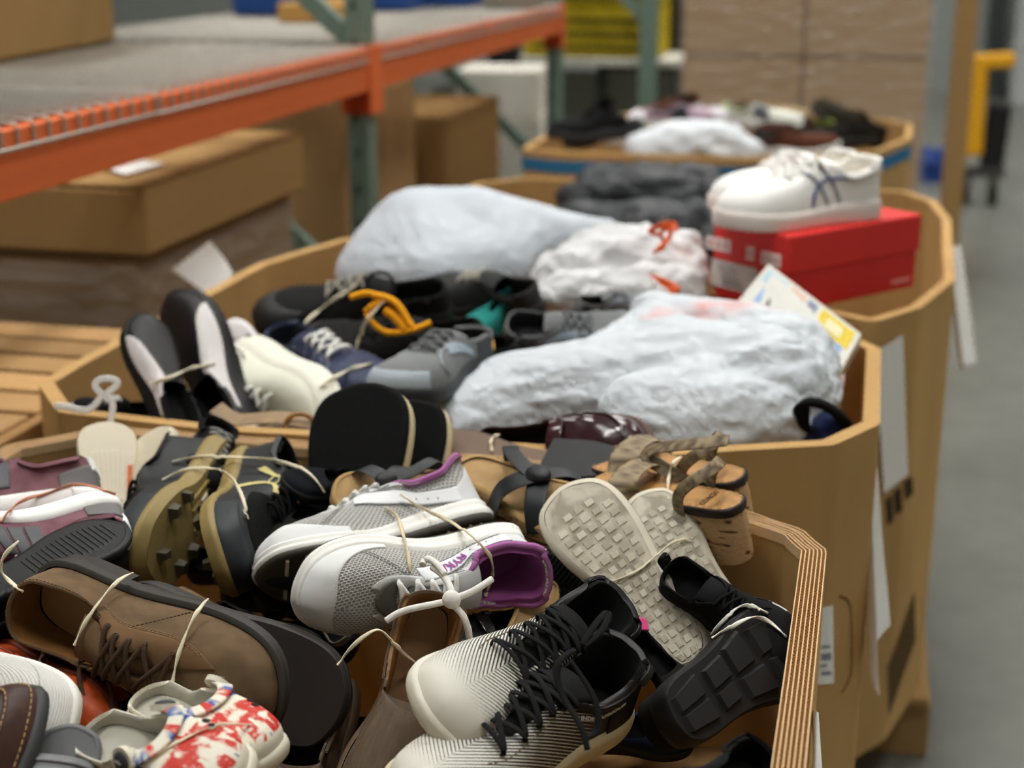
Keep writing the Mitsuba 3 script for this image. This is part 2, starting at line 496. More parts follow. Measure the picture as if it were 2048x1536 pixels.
SL = thing('shipping_label', 'white paper sheet stuck on the side of the third bin', 'label')
patch(SL, [(1747, 702), (1802, 668), (1812, 948), (1764, 986)], [BIN3 + '__wall'], 0.004, 'f0efec', n=8)
patch(s, [(1634, 1216), (1664, 1210), (1666, 1366), (1632, 1368)], [BIN2 + '__wall'], 0.0015, 'f2f2f0')
for x0, y0, x1, y1 in ((1640, 1290, 1658, 1296), (1640, 1306, 1660, 1320), (1638, 1328, 1652, 1334), (1640, 1342, 1660, 1350)):
    patch(s + '__print', [(x0, y0), (x1, y0 - 1), (x1, y1 - 1), (x0, y1)], [BIN2 + '__wall'], 0.0022, '8b8f96', n=3)
stroke(BIN2 + '__handle_cut', [(1678, 1192), (1694, 1200), (1702, 1240), (1703, 1310), (1697, 1360), (1682, 1386)], [BIN2 + '__wall'], 0.0006, 0.0014, 'mat', '3a2a18')
for pts in ([(1770, 1000), (1782, 990), (1786, 1040), (1774, 1050)], [(1786, 985), (1800, 972), (1804, 1020), (1790, 1030)], [(1806, 965), (1822, 950), (1826, 985), (1810, 1000)]):
    patch(BIN3 + '__print', pts, [BIN3 + '__wall'], 0.0015, '40311f', n=4)
for k in range(9):
    x, y = 1775 + 6 * k, 1330 - 17 * k
    patch(BIN3 + '__print', [(x, y), (x + 5, y - 9), (x + 7, y + 90), (x + 2, y + 100)], [BIN3 + '__wall'], 0.0015, '5f4a2e', n=4)
for k in range(8):
    x, y = 1762 + 8 * k, 1520 - 9 * k
    patch(BIN3 + '__print', [(x, y - 70), (x + 4, y - 74), (x + 5, y + 10), (x + 1, y + 14)], [BIN3 + '__wall'], 0.0015, '5f4a2e', n=4)
s = thing('paper_flap', 'white paper edge sticking out below the nearest corrugated rim', 'label')
sheet(s, at(1631, 1420, 1.30), at(1634, 1424, 1.36), at(1640, 1560, 1.30), at(1630, 1575, 1.22), 'f0f0ee', curl=0.004)

# ================================================================ pallet rack
RX, RZ = -1.37, 1.30
ORANGE, GREEN = 'e2703c', '70857a'


def bar(p, q, w, h, up=(0, 0, 1), c=0.002):
    p, q = np.asarray(p, float), np.asarray(q, float)
    R = frm(q - p, up)
    return move(cbox((np.linalg.norm(q - p), w, h), c), R, (p + q) / 2)


def upright(label, y, x1=-2.44):
    t = thing('rack_upright', label, 'rack upright')
    for x in (RX - 0.04, x1):
        put(t + '__post', bar((x, y, 0), (x, y, 3.2), 0.062, 0.076, up=(0, 1, 0)), 'paint', GREEN, smooth=False)
        for k in range(16):
            z = 0.7 + k * 0.0508 * 2
            if x == RX - 0.04 and z < 2:
                put(t + '__slot_hole', move(cbox((0.014, 0.0016, 0.026), 0.0004), None, (x - 0.004, y - 0.0385, z)), 'mat', '37463f', smooth=False)
    for a, b in ((0.55, 1.25), (1.3, 1.95), (0.1, 0.55)):
        put(t + '__brace', bar((RX - 0.05, y + 0.01, a), (x1, y + 0.01, b + 0.25), 0.04, 0.05), 'paint', GREEN, smooth=False)
    return t


YP = (1.36, 4.07, 6.72)
for y, l in zip(YP, ('green steel rack upright at the left edge beyond the frame', 'green rack upright carrying the orange beams beside the big white bag', 'far green rack upright where the second orange beam ends')):
    upright(l, y)
for (ya, yb), l in zip(zip(YP, YP[1:]), ('nearer orange rack beam with wire hooks over its top edge', 'farther orange rack beam behind the first upright')):
    t = thing('rack_beam', l, 'rack beam')
    put(t + '__beam', bar((RX - 0.02, ya + 0.045, RZ - 0.062), (RX - 0.02, yb - 0.045, RZ - 0.062), 0.04, 0.113), 'paint', ORANGE, smooth=False)
    put(t + '__ledge', bar((RX - 0.057, ya + 0.045, RZ - 0.085), (RX - 0.057, yb - 0.045, RZ - 0.085), 0.035, 0.07), 'paint', ORANGE, smooth=False)
    for y in (ya, yb):
        sg_ = 1 if y == ya else -1
        put(t + '__connector', move(cbox((0.008, 0.05, 0.19), 0.002), None, (RX + 0.004, y + sg_ * 0.026, RZ - 0.09)), 'paint', ORANGE, smooth=False)
        put(t + '__connector', move(cbox((0.085, 0.007, 0.19), 0.002), None, (RX - 0.042, y + sg_ * 0.041, RZ - 0.09)), 'paint', 'b8441a', smooth=False)
    t = thing('rack_beam', l.replace('with wire hooks over its top edge', 'at the back edge of the deck').replace('behind the first upright', 'at the back of the second deck'), 'rack beam')
    put(t + '__beam', bar((-2.44, ya, RZ - 0.062), (-2.44, yb, RZ - 0.062), 0.04, 0.113), 'paint', ORANGE, smooth=False)
for bi, (ya, yb) in enumerate(((1.42, 2.72), (2.74, 4.0), (4.13, 5.38), (5.42, 6.66))):
    t = thing('wire_deck', ('galvanised wire deck at the left edge of the rack', 'galvanised wire deck up to the first green upright', 'galvanised wire deck beyond the first green upright', 'farthest galvanised wire deck of the rack')[bi], 'wire deck')
    for y in np.arange(ya, yb, 0.05):
        pts = [(-2.46, y, RZ + 0.004), (RX - 0.03, y, RZ + 0.004), (RX + 0.002, y, RZ + 0.001), (RX + 0.005, y, RZ - 0.008), (RX + 0.005, y, RZ - 0.042)]
        put(t + '__cross_wire', tube(pts, 0.0032, 5, up=(0, 1, 0)), 'zinc', 'bab5ac')
    for x in np.arange(-2.44, RX - 0.02, 0.055):
        put(t + '__long_wire', tube([(x, ya - 0.02, RZ - 0.001), (x, yb, RZ - 0.001)], 0.0032, 5), 'zinc', 'b0aba2')
    for zz in ((RX + 0.0085, RZ - 0.036),):
        put(t + '__front_wire', tube([(zz[0], ya - 0.02, zz[1]), (zz[0], yb, zz[1])], 0.0042, 5), 'zinc', 'bab5ac')
    for k in range(3):
        y = ya + (k + 0.5) * (yb - ya) / 3
        put(t + '__channel', bar((-2.42, y, RZ - 0.02), (RX - 0.08, y, RZ - 0.02), 0.06, 0.03), 'zinc', '8f8f8a', smooth=False)


def carton(label, c, size, a, col='a9865a', tape=True, base='carton', cat='carton', seam='b89866'):
    """A closed carton: body, the two top flaps with a gap between them, tape over it."""
    t = thing(base, label, cat)
    R = rz(a); w, d, h = size
    v, f = move(move(cbox((w, d, h - 0.004), 0.008), None, (0, 0, h / 2 - 0.002)), R, c)
    put(t + '__body', (v, f), 'board', blotch(v, col, 3, 0.06, int(abs(c[0] * 100))), smooth=False)
    for s in (-1, 1):
        put(t + '__flap', move(move(cbox((w - 0.004, d / 2 - 0.004, 0.005), 0.002), None, (0, s * d / 4, h)), R, c), 'board', col, smooth=False)
    if tape:
        put(t + '__tape', move(move(cbox((w + 0.002, 0.05, 0.002), 0.0005), None, (0, 0, h + 0.003)), R, c), 'gloss', seam, smooth=False)
    return t


scene['wrap'] = {'type': 'blendbsdf', 'weight': 0.13, 'a': {'type': 'null'}, 'b': {'type': 'twosided', 'bsdf': {'type': 'bumpmap', 'tex': proc(lambda p, n, uv: fbm(p.x * 14 + p.y * 5, p.y * 14, p.z * 34, 2), 2e-3), 'scale': 0.018,
                 'bsdf': {'type': 'principled', 'base_color': {'type': 'rgb', 'value': [0.75, 0.76, 0.76]}, 'roughness': 0.07, 'specular': 1.0}}}}


def wrapfilm(t, c, size, a, seed=0, z0=0.0):
    """Creased stretch film around a load."""
    R = rz(a); w, d, h = size
    P = loop(ring([(-w / 2, -d / 2), (w / 2, -d / 2), (w / 2, d / 2), (-w / 2, d / 2)], 0.02), 0.03)
    nx = P / np.linalg.norm(P, axis=1, keepdims=True)
    rows = []
    for z in np.linspace(z0, h + 0.03, 26):
        q = np.column_stack([P, P[:, 0] * 0 + z])
        b = 0.012 + 0.011 * meshkit.fbm(q * (5, 5, 11), 3, seed)
        rows.append(q + np.column_stack([nx * b[:, None], b * 0]))
    v, f = grid(np.stack(rows, 1), cu=True)
    scene[t + '__stretch_wrap'] = mikit.ply(move((v, tri(f)), R, c), 'wrap', smooth=True)


# under the first bay: a big carton on a wrapped pallet load, a slatted crate nearer
t = carton('large carton lying on top of the wrapped load under the orange beam', (-1.86, 3.17, 0.972), (0.90, 0.88, 0.143), 0.0, 'a88658')
E1 = t
t = carton('stretch wrapped carton on a pallet below the large carton under the rack', (-1.87, 3.16, 0.142), (0.86, 0.84, 0.822), 0.0, '94795a')
wrapfilm(t, (-1.87, 3.16, 0.142), (0.86, 0.84, 0.78), 0.0, 3)
pallet('wooden pallet under the wrapped carton below the rack', -1.87, 3.16, 0, 0.9, 0.9, 'a8875c')
s = thing('packing_slip', 'white packing slip tucked between wrapped carton and bin edge under the rack', 'label')
sheet(s, at(420, 482, 2.88), at(466, 548, 2.86), at(432, 606, 2.86), at(345, 540, 2.90), 'f0f0ee', curl=0.01)
s = thing('packing_slip', 'small white label on top of the large carton under the orange beam', 'label')
sheet(s, level(205, 335, 1.1235), level(270, 318, 1.1235), level(330, 328, 1.1235), level(250, 350, 1.1235), 'f0f0ee', wob=0.001)

t = thing('slatted_crate', 'slatted wooden crate at the left edge beside the second bin', 'crate')
CX0, CX1, CY0, CY1, CZ = -1.86, -1.20, 1.72, 2.42, 0.90
for k in range(7):
    y = CY0 + 0.05 + k * (CY1 - CY0 - 0.1) / 6
    put(t + '__slat', move(cbox((CX1 - CX0, 0.082, 0.02), 0.003), None, ((CX0 + CX1) / 2, y, CZ)), 'wood', blotch(np.zeros((24, 3)) + k, 'b08c60', 1, 0.25, k), smooth=False)
put(t + '__side_rail', bar((CX1 + 0.012, CY0, CZ - 0.035), (CX1 + 0.012, CY1, CZ - 0.035), 0.022, 0.08), 'wood', 'a07d52', smooth=False)
put(t + '__side_panel', move(cbox((0.012, CY1 - CY0 - 0.1, 0.78), 0.002), None, (CX1 + 0.004, (CY0 + CY1) / 2, 0.46)), 'wood', 'a9a48a', smooth=False)
for y in (CY0 + 0.03, CY1 - 0.03):
    put(t + '__corner_post', bar((CX1 + 0.012, y, 0.01), (CX1 + 0.012, y, CZ - 0.08), 0.022, 0.08, up=(0, 1, 0)), 'wood', 'a07d52', smooth=False)
put(t + '__front_panel', move(cbox((CX1 - CX0, 0.015, 0.85), 0.002), None, ((CX0 + CX1) / 2, CY0 - 0.009, 0.46)), 'wood', '9a7a52', smooth=False)

# second bay and farther loads
carton('tall brown carton standing behind the first green upright', (-1.95, 4.72, 0.002), (0.75, 0.9, 1.12), 0.05, 'a5835a')
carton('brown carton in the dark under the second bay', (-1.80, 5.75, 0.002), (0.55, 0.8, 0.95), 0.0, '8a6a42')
for k, (x, y, z, w, d, h, l) in enumerate(((-1.79, 7.30, 0.002, 0.42, 0.5, 0.76, 'lower white carton standing on the floor past the second bay'), (-1.79, 7.30, 0.768, 0.40, 0.45, 0.20, 'upper white carton of the stack past the second bay'))):
    carton(l, (x, y, z), (w, d, h), 0.1, 'd6d2c8', seam='e4e0d8')
carton('plain carton standing on the floor between the third bin and the blue striped bin', (-0.86, 4.12, 0.002), (0.5, 0.34, 0.86), 0.02, 'a8875c')
# loads on the wire deck
carton('brown carton standing at the back of the wire deck in the top left corner', (-2.24, 3.55, RZ + 0.01), (0.36, 0.8, 0.42), 0.1, '9c7c50')
for x, y, l in ((-2.2, 5.55, 'blue plastic tote at the back of the deck beside the brown carton'), (-2.0, 5.98, 'blue plastic tote at the back of the second deck'), (-1.85, 6.40, 'blue plastic tote on the deck close to the far upright')):
    t = thing('tote', l, 'tote')
    R = rz(0.05)
    put(t + '__body', move(move(cbox((0.34, 0.34, 0.24), 0.012), None, (0, 0, 0.12)), R, (x, y, RZ + 0.008)), 'gloss', '2a4f92', smooth=False)
    put(t + '__lid', move(move(cbox((0.37, 0.37, 0.03), 0.006), None, (0, 0, 0.255)), R, (x, y, RZ + 0.008)), 'gloss', '31579c', smooth=False)
for x, y, l in ((-1.9, 5.05, 'pale wooden board end lying behind the brown carton on the deck'), (-2.0, 5.45, 'thin pale wooden board on the deck between the blue totes')):
    t = thing('wooden_board', l, 'board')
    put(t, move(cbox((0.26, 0.10, 0.06), 0.004), rz(0.1), (x, y, RZ + 0.04)), 'wood', 'c79a58', smooth=False)
carton('flat grey carton lying on the end of the second deck', (-1.50, 6.35, RZ + 0.01), (0.2, 0.45, 0.06), 0.05, '8b8578')

# a second rack across the aisle end, with yellow labelled cartons
for k in range(3):
    t = carton(('bottom', 'middle', 'top')[k] + ' yellow printed carton of the stack at the far end of the aisle', (-1.63, 9.0, 0.92 + 0.285 * k), (0.80, 0.5, 0.275), 0.02, 'b8a224', tape=False)
    for j in range(3):
        put(t + '__dark_print', move(cbox((0.68, 0.004, 0.028), 0.0005), None, (-1.63, 8.745, 0.97 + 0.285 * k + 0.075 * j)), 'paper', '4a431a', smooth=False)
t = thing('shelf_slab', 'pale shelf board under the yellow printed cartons', 'shelf')
put(t + '__board', move(cbox((1.0, 0.6, 0.04), 0.004), None, (-1.58, 9.0, 0.89)), 'paper', 'c9c8bd', smooth=False)
for x in (-2.03, -1.58, -1.13):
    put(t + '__leg', bar((x, 8.9, 0), (x, 8.9, 0.87), 0.05, 0.05, up=(0, 1, 0)), 'paint', '2e3330', smooth=False)
put(t + '__back_panel', move(cbox((0.9, 0.01, 0.7), 0.002), None, (-1.58, 9.2, 0.45)), 'paint', '8e928a', smooth=False)
for x, l in ((-1.22, 'green rack upright in front of the dark aisle beside the wrapped cartons'), (-2.6, 'green rack upright far behind the wire deck')):
    t = thing('rack_upright', l, 'rack upright')
    put(t + '__post', bar((x, 8.3, 0), (x, 8.3, 3.2), 0.09, 0.09, up=(0, 1, 0)), 'paint', GREEN, smooth=False)
    put(t + '__foot_plate', move(cbox((0.16, 0.14, 0.012), 0.002), None, (x, 8.3, 0.006)), 'paint', GREEN, smooth=False)
    put(t + '__brace', bar((x - 0.02, 8.31, 1.15), (x - 0.62, 8.31, 1.75), 0.05, 0.05), 'paint', GREEN, smooth=False)
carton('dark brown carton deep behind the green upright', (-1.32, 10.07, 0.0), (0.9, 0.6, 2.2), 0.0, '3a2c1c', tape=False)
for x, y, z, col, l in ((-2.07, 7.83, 1.16, 'd8d8d8', 'pale'), (-2.21, 7.76, 1.12, '6a4a44', 'reddish'), (-1.93, 7.90, 1.00, '1c1c1e', 'black')):
    t = thing('merchandise_bag', f'{l} stuffed bag hanging past the far upright, far out of focus', 'bag')
    m = trimesh.creation.icosphere(3, 1.0)
    v = m.vertices * (0.09, 0.09, 0.15); v = v * (1 + 0.3 * (meshkit.fbm(v * 14, 2, 3) - 0.5))[:, None]
    put(t + '__sack', (v + (x, y, z), m.faces), 'bag', col)
    put(t + '__loop', tube(spline([(x - 0.02, y, z + 0.13), (x, y, z + 0.24), (x + 0.02, y, z + 0.13)], 12), 0.006), 'fabric', col)
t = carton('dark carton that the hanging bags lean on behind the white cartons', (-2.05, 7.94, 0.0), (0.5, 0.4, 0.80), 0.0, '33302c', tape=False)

# the wrapped cartons at the end of the row of bins
WX, WY = -0.33, 7.4
k = 0
for r in range(3):
    for c in range(2):
        carton(f'{("bottom", "middle", "top")[r]} {("left", "right")[c]} carton of the stretch wrapped stack behind the farthest bin', (WX - 0.275 + 0.55 * c, WY, 0.15 + 0.46 * r), (0.54, 0.75, 0.452), 0.0, 'a58660')
t = thing('stretch_film', 'clear shiny stretch film around the stack of brown cartons behind the farthest bin', 'plastic film')
wrapfilm(t, (WX, WY, 0.15), (1.11, 0.76, 1.38), 0.0, 8)
scene[t] = scene.pop(t + '__stretch_wrap')
pallet('blue pallet under the stretch wrapped cartons', WX + 0.1, WY, 0, 1.36, 0.9, '1d3f86')
t = thing('corner_board', 'tall brown cardboard corner board on the right side of the wrapped cartons', 'cardboard sheet')
put(t + '__sheet', move(cbox((0.10, 0.02, 1.62), 0.003), None, (WX + 0.70, WY - 0.28, 0.955)), 'board', '9a7a50', smooth=False)
put(t + '__side', move(cbox((0.02, 0.60, 1.62), 0.003), None, (WX + 0.74, WY + 0.03, 0.955)), 'board', '8a6a44', smooth=False)

pallet('blue pallet end on the floor right of the brown corner board', 0.14, 10.80, 0, 0.84, 0.8, '1d3f86')

# hand truck with a yellow frame by the aisle, posts far off
t = thing('pallet_jack', 'yellow pallet jack handle head standing in the aisle right of the wrapped cartons', 'pallet jack')
Y0 = 9.6
put(t + '__mast', bar((0.60, Y0, 0.30), (0.585, Y0, 0.86), 0.12, 0.08, up=(0, 1, 0), c=0.02), 'paint', 'e8a81c', smooth=False)
put(t + '__arm', bar((0.55, Y0 + 0.0, 0.86), (0.80, Y0, 0.88), 0.08, 0.09, c=0.02), 'paint', 'e8a81c', smooth=False)
put(t + '__pump', bar((0.72, Y0 + 0.05, 0.2), (0.74, Y0 + 0.05, 0.62), 0.14, 0.1, up=(0, 1, 0), c=0.02), 'rubber', '1a1a1c', smooth=False)
for x in (0.58, 0.74):
    m = trimesh.creation.cylinder(0.09, 0.05, sections=24)
    put(t + '__wheel', move((m.vertices, m.faces), frm((0, 0, 1), (1, 0, 0)), (x, Y0 + 0.02, 0.09)), 'rubber', '202022', smooth=False)
put(t + '__axle', bar((0.5, Y0 + 0.02, 0.2), (0.8, Y0 + 0.02, 0.2), 0.06, 0.06), 'steel', '555555', smooth=False)
t = thing('door_post', 'dark steel door post at the back wall right of the aisle', 'post')
put(t + '__post', bar((1.15, 16.3, 0), (1.15, 16.3, 3.4), 0.18, 0.2, up=(0, 1, 0)), 'paint', '3b3f40', smooth=False)
put(t + '__foot', move(cbox((0.4, 0.3, 0.1), 0.01), None, (1.15, 16.3, 0.05)), 'paint', '3b3f40', smooth=False)
t = thing('water_drum', 'pale drum standing by the back wall at the right edge', 'drum')
m = trimesh.creation.revolve(np.array([(0.001, 0), (0.27, 0), (0.28, 0.02), (0.28, 0.55), (0.295, 0.57), (0.28, 0.59), (0.28, 1.1), (0.26, 1.14), (0.001, 1.14)]), sections=40)
put(t + '__body', (m.vertices + (1.55, 15.6, 0), m.faces), 'gloss', 'c6c8c8', smooth=False)
put(t + '__label', move(cbox((0.18, 0.02, 0.22), 0.003), None, (1.52, 15.32, 0.62)), 'paper', 'b55a50', smooth=False)
# ================================================================ shoes
LAT = [(0, 0), (.012, .28), (.05, .50), (.14, .60), (.28, .62), (.42, .69), (.56, .84), (.70, .97), (.80, .96), (.88, .82), (.945, .54), (.985, .22), (1, -.08)]
MED = [(0, 0), (.012, -.28), (.05, -.50), (.14, -.58), (.28, -.54), (.42, -.55), (.56, -.74), (.70, -.98), (.80, -1.02), (.89, -.93), (.95, -.70), (.988, -.36), (1, -.08)]
POINTY = ([(0, 0), (.012, .28), (.05, .48), (.14, .58), (.28, .58), (.42, .66), (.56, .84), (.68, .95), (.80, .82), (.90, .54), (.96, .3), (.99, .15), (1, .0)],
          [(0, 0), (.012, -.28), (.05, -.48), (.14, -.56), (.28, -.5), (.42, -.52), (.56, -.74), (.70, -.95), (.82, -.86), (.91, -.58), (.965, -.3), (.992, -.15), (1, .0)])
WIDE = ([(0, 0), (.012, .30), (.05, .54), (.14, .66), (.28, .68), (.42, .74), (.56, .87), (.70, .98), (.82, .98), (.91, .84), (.965, .54), (.992, .22), (1, -.05)],
        [(0, 0), (.012, -.30), (.05, -.54), (.14, -.66), (.28, -.66), (.42, -.68), (.56, -.8), (.70, -.98), (.82, -1.02), (.915, -.92), (.97, -.64), (.994, -.3), (1, -.05)])


class Shoe:
    """A shoe in its own frame: x from heel to toe, y to the outer side, z from the sole up; then laid at its place."""

    def __init__(s, key, heel, toe, up, L=.28, W=.10, side=1, back=.03, front=.60, gap=((0, .034), (.2, .036), (.36, .026), (.45, .014), (1, .009)),
                 top=((0, .075), (.12, .066), (.25, .062), (.42, .082), (.6, .066), (1, .06)), heel_h=.030, fore_h=.020, spring=.014, p=(1.8, 2.3), shape=(LAT, MED), k=6.0, bend=0.0, slim=0.0):
        s.key, s.L, s.W, s.side, s.spring, s.bend, s.slim = key, L, W, side, spring, bend, slim
        heel, toe = np.asarray(heel, float), np.asarray(toe, float)
        s.R, s.t = frm(toe - heel, up), heel
        s.S = np.linalg.norm(toe - heel) / L
        h = []
        for c in shape:
            q = spline([(a, b, 0) for a, b in c], 240)[:, :2] * (L, W / 2)
            d = np.concatenate([[0], np.cumsum(np.linalg.norm(np.diff(q, axis=0), axis=1))]); d /= d[-1]
            u = np.linspace(0, 1, 201)
            h.append(np.stack([np.interp(u, d, q[:, 0]), np.interp(u, d, q[:, 1])], 1))
        O = np.vstack([h[0], h[1][::-1][1:]])
        s.sg = np.concatenate([np.linspace(0, .5, 201), np.linspace(.5, 1, 201)[1:]])
        s.latc, s.medc = h
        xo = np.clip(O[:, 0] / L, 1e-6, None)
        xt = (xo ** -k + front ** -k) ** (-1 / k)
        xt = back + xt * (front - back) / xt.max()
        s.back, s.front = back, front
        g = np.array(gap)
        r1, r2 = .07, .03
        rnd = np.sqrt(np.clip(1 - (1 - np.clip((xt - back) / r1, 0, 1)) ** 2, 0, 1)) * np.sqrt(np.clip(1 - (1 - np.clip((front - xt) / r2, 0, 1)) ** 2, 0, 1))
        w = PchipInterpolator(g[:, 0], g[:, 1])(xt) * rnd
        sgn = np.where(s.sg <= .5, 1, -1)
        s.O = O
        s.T = np.stack([xt * L, sgn * w], 1)
        q = np.array(top)
        s.topf = PchipInterpolator(q[:, 0], q[:, 1])
        s.gapf = PchipInterpolator(g[:, 0], g[:, 1])
        s.soleh = lambda x: heel_h + (fore_h - heel_h) * np.clip((x / L - .3) / .3, 0, 1) ** 2 * (3 - 2 * np.clip((x / L - .3) / .3, 0, 1))
        s.zO, s.zT = s.soleh(O[:, 0]), s.topf(xt)
        s.p = p[0] + (p[1] - p[0]) * np.clip((xo - .45) / .3, 0, 1)
        s.cols = np.column_stack([s.O, s.T, s.zO, s.zT, s.p])

    def deform(s, P):
        P = np.array(P, float)
        u = P[..., 0] / s.L
        z = P[..., 2] + s.spring * np.clip((u - .62) / .38, 0, 1.2) ** 2 + s.bend * (u - .5) ** 2
        y = P[..., 1] * (1 - s.slim * np.clip(P[..., 2] / .08, 0, 1))
        return np.stack([P[..., 0], y, z], -1)

    def raw(s, a, t):
        a, t = np.broadcast_arrays(np.asarray(a, float) % 1.0, np.asarray(t, float))
        c = [np.interp(a, s.sg, s.cols[:, i]) for i in range(7)]
        th = np.clip(t, 0, 1) * np.pi / 2
        g = 1 - np.cos(th) ** (2 / c[6]); h = np.sin(th) ** (2 / c[6])
        return s.deform(np.stack([c[0] + (c[2] - c[0]) * g, c[1] + (c[3] - c[1]) * g, c[4] + (c[5] - c[4]) * h], -1))

    def nrm(s, a, t):
        e = 2e-3
        t = np.clip(t, 0.02, 0.96)
        n = np.cross(s.raw(np.asarray(a) + e, t) - s.raw(np.asarray(a) - e, t), s.raw(a, t + 0.02) - s.raw(a, t - 0.02))
        n /= np.linalg.norm(n, axis=-1, keepdims=True) + 1e-12
        P = s.raw(a, t)
        ref = P - np.stack([np.clip(P[..., 0], .08 * s.L, .75 * s.L), 0 * P[..., 0], 0 * P[..., 0] + .03], -1)
        bad = (n * ref).sum(-1) < 0
        return np.where(bad[..., None], -n, n)

    def surf(s, a, t, off=0.0):
        return s.raw(a, t) + s.nrm(a, t) * np.asarray(off)[..., None]

    def world(s, P):
        P = np.asarray(P, float) * (1, s.side, 1) * s.S
        return P @ s.R.T + s.t

    def add(s, part, mesh, mat, col, uv=None, smooth=True, label=None):
        v, f = np.asarray(mesh[0], float), tri(mesh[1])
        if s.side < 0:
            f = f[:, ::-1]
        k = put(f'{s.key}__{part}' if part else s.key, (s.world(v), f), mat, col, uv, smooth)
        if label:
            tag(k, label)
        return k

    def s_of(s, x, side=1):
        """The perimeter place whose outline lies at x (of the length) on this side."""
        c = s.latc if side > 0 else s.medc
        a = np.interp(x, c[:, 0] / s.L, np.linspace(0, .5, 201))
        return a if side > 0 else 1 - a

    def s_eye(s, x, side=1):
        m = s.sg <= .5
        a = np.interp(x, s.T[m, 0] / s.L, s.sg[m])
        return a if side > 0 else 1 - a

    def upper(s, mat, col, mottle=0.0, uvf=None, n=150, nt=22, part='upper', t0=0.0, t1=1.0, colf=None, other=None, th=.004, wr=0.0, wk=30):
        a = np.arange(n) / n
        t = np.linspace(t0, t1, nt)
        A, Tt = np.meshgrid(a, t, indexing='ij')
        P = s.surf(A, Tt)
        if wr:                                              # creases across the vamp and a hand-worn surface
            w = (meshkit.fbm(P * (wk, wk * .6, wk * .6), 3, 7) - 0.5) * np.clip(Tt * (1 - Tt) * 5, 0, 1)
            P = P + s.nrm(A, Tt) * (wr * w)[..., None]
        if t1 >= 1:                                         # the rolled edge of the topline
            N = s.nrm(A[:, -1], Tt[:, -1]); up = np.array([0, 0, 1.0])
            P = np.concatenate([P, (P[:, -1] + up * th * .5 - N * th * .35)[:, None], (P[:, -1] - N * th)[:, None]], 1)
        v, f = grid(P, cu=True)
        if colf is not None:
            u = np.concatenate([Tt, np.ones((n, P.shape[1] - nt))], 1).ravel()
            c = colf(v, np.repeat(a, P.shape[1]), u)
        else:
            c = blotch(v, col, 55, mottle, 3, other=other) if mottle else col
        return s.add(part, (v, f), mat, c, uv=None if uvf is None else uvf(v))

    def lining(s, col, insole=None, th=.004, n=110, mat='fabric', tongue=False):
        a = np.arange(n) / n
        t = np.concatenate([np.linspace(1, .5, 8), np.linspace(.4, .04, 5)])
        A, Tt = np.meshgrid(a, t, indexing='ij')
        v, f = grid(s.surf(A, Tt, -th), cu=True, flip=True)
        s.add('lining', (v, f), mat, blotch(v, col, 40, .15, 5))
        s.cap('insole', 1, s_off=-.004, z=.002, mat=mat, col=insole if insole is not None else col)

    def across(s, u, w):
        """The y of a place across the sole, w from -1 (inner) to 1 (outer)."""
        yl = np.interp(u, s.latc[:, 0] / s.L, s.latc[:, 1]); ym = np.interp(u, s.medc[:, 0] / s.L, s.medc[:, 1])
        return ym + (yl - ym) * (np.asarray(w) + 1) / 2

    def cap(s, part, sign, s_off=0.0, z=0.0, mat='rubber', col='222222', nu=46, nw=9, zfrac=None, uvs=False, colf=None, u0=0.0, u1=1.0):
        th = np.linspace(0, np.pi, nu)
        u = u0 + (u1 - u0) * (1 - np.cos(th)) / 2
        e = s_off / s.L
        u = np.clip(u, 1e-4, 1 - 1e-4)
        U, Wd = np.meshgrid(u, np.linspace(-1, 1, nw), indexing='ij')
        y = s.across(U, Wd)
        y = y + np.sign(Wd) * s_off * np.abs(Wd)
        x = U * s.L + (U - .5) * 2 * s_off
        zz = (s.soleh(x) if sign > 0 else 0 * x) + z
        v, f = grid(s.deform(np.stack([x, y, zz], -1)), flip=sign > 0)
        c = colf(U.ravel(), Wd.ravel()) if colf else col
        return s.add(part, (v, f), mat, c, uv=np.stack([x.ravel(), y.ravel()], 1) if uvs else None)

    def sole(s, part, prof, mat, col, n=150, bottom=True, zf=None, colf=None, label=None, bcol=None):
        """prof: (height as a part of the sole's thickness, outset in metres) from the top down."""
        a = np.arange(n) / n
        x, y = np.interp(a, s.sg, s.O[:, 0]), np.interp(a, s.sg, s.O[:, 1])
        dx, dy = np.roll(x, -1) - np.roll(x, 1), np.roll(y, -1) - np.roll(y, 1)
        nn = np.stack([-dy, dx], 1); nn /= np.linalg.norm(nn, axis=1, keepdims=True)
        if (nn[n // 4] * (0, 1)).sum() < 0:
            nn = -nn
        h = s.soleh(x)
        rows = [np.column_stack([x + nn[:, 0] * o, y + nn[:, 1] * o, h * k if zf is None else zf(x, k)]) for k, o in prof]
        P = np.stack(rows, 1)
        v, f = grid(s.deform(P), cu=True, flip=True)
        c = colf(v, np.repeat(a, len(prof)), np.tile([k for k, _ in prof], n)) if colf else col
        k = s.add(part, (v, f), mat, c, label=label)
        if bottom:
            s.cap(part + '_bottom' if bottom is True else bottom, -1, s_off=prof[-1][1], z=(rows[-1][0, 2] if zf is None and prof[-1][0] else 0) if zf is None else float(zf(np.array([0.2 * s.L]), prof[-1][0])[0]), mat=mat, col=bcol or col)
        return k

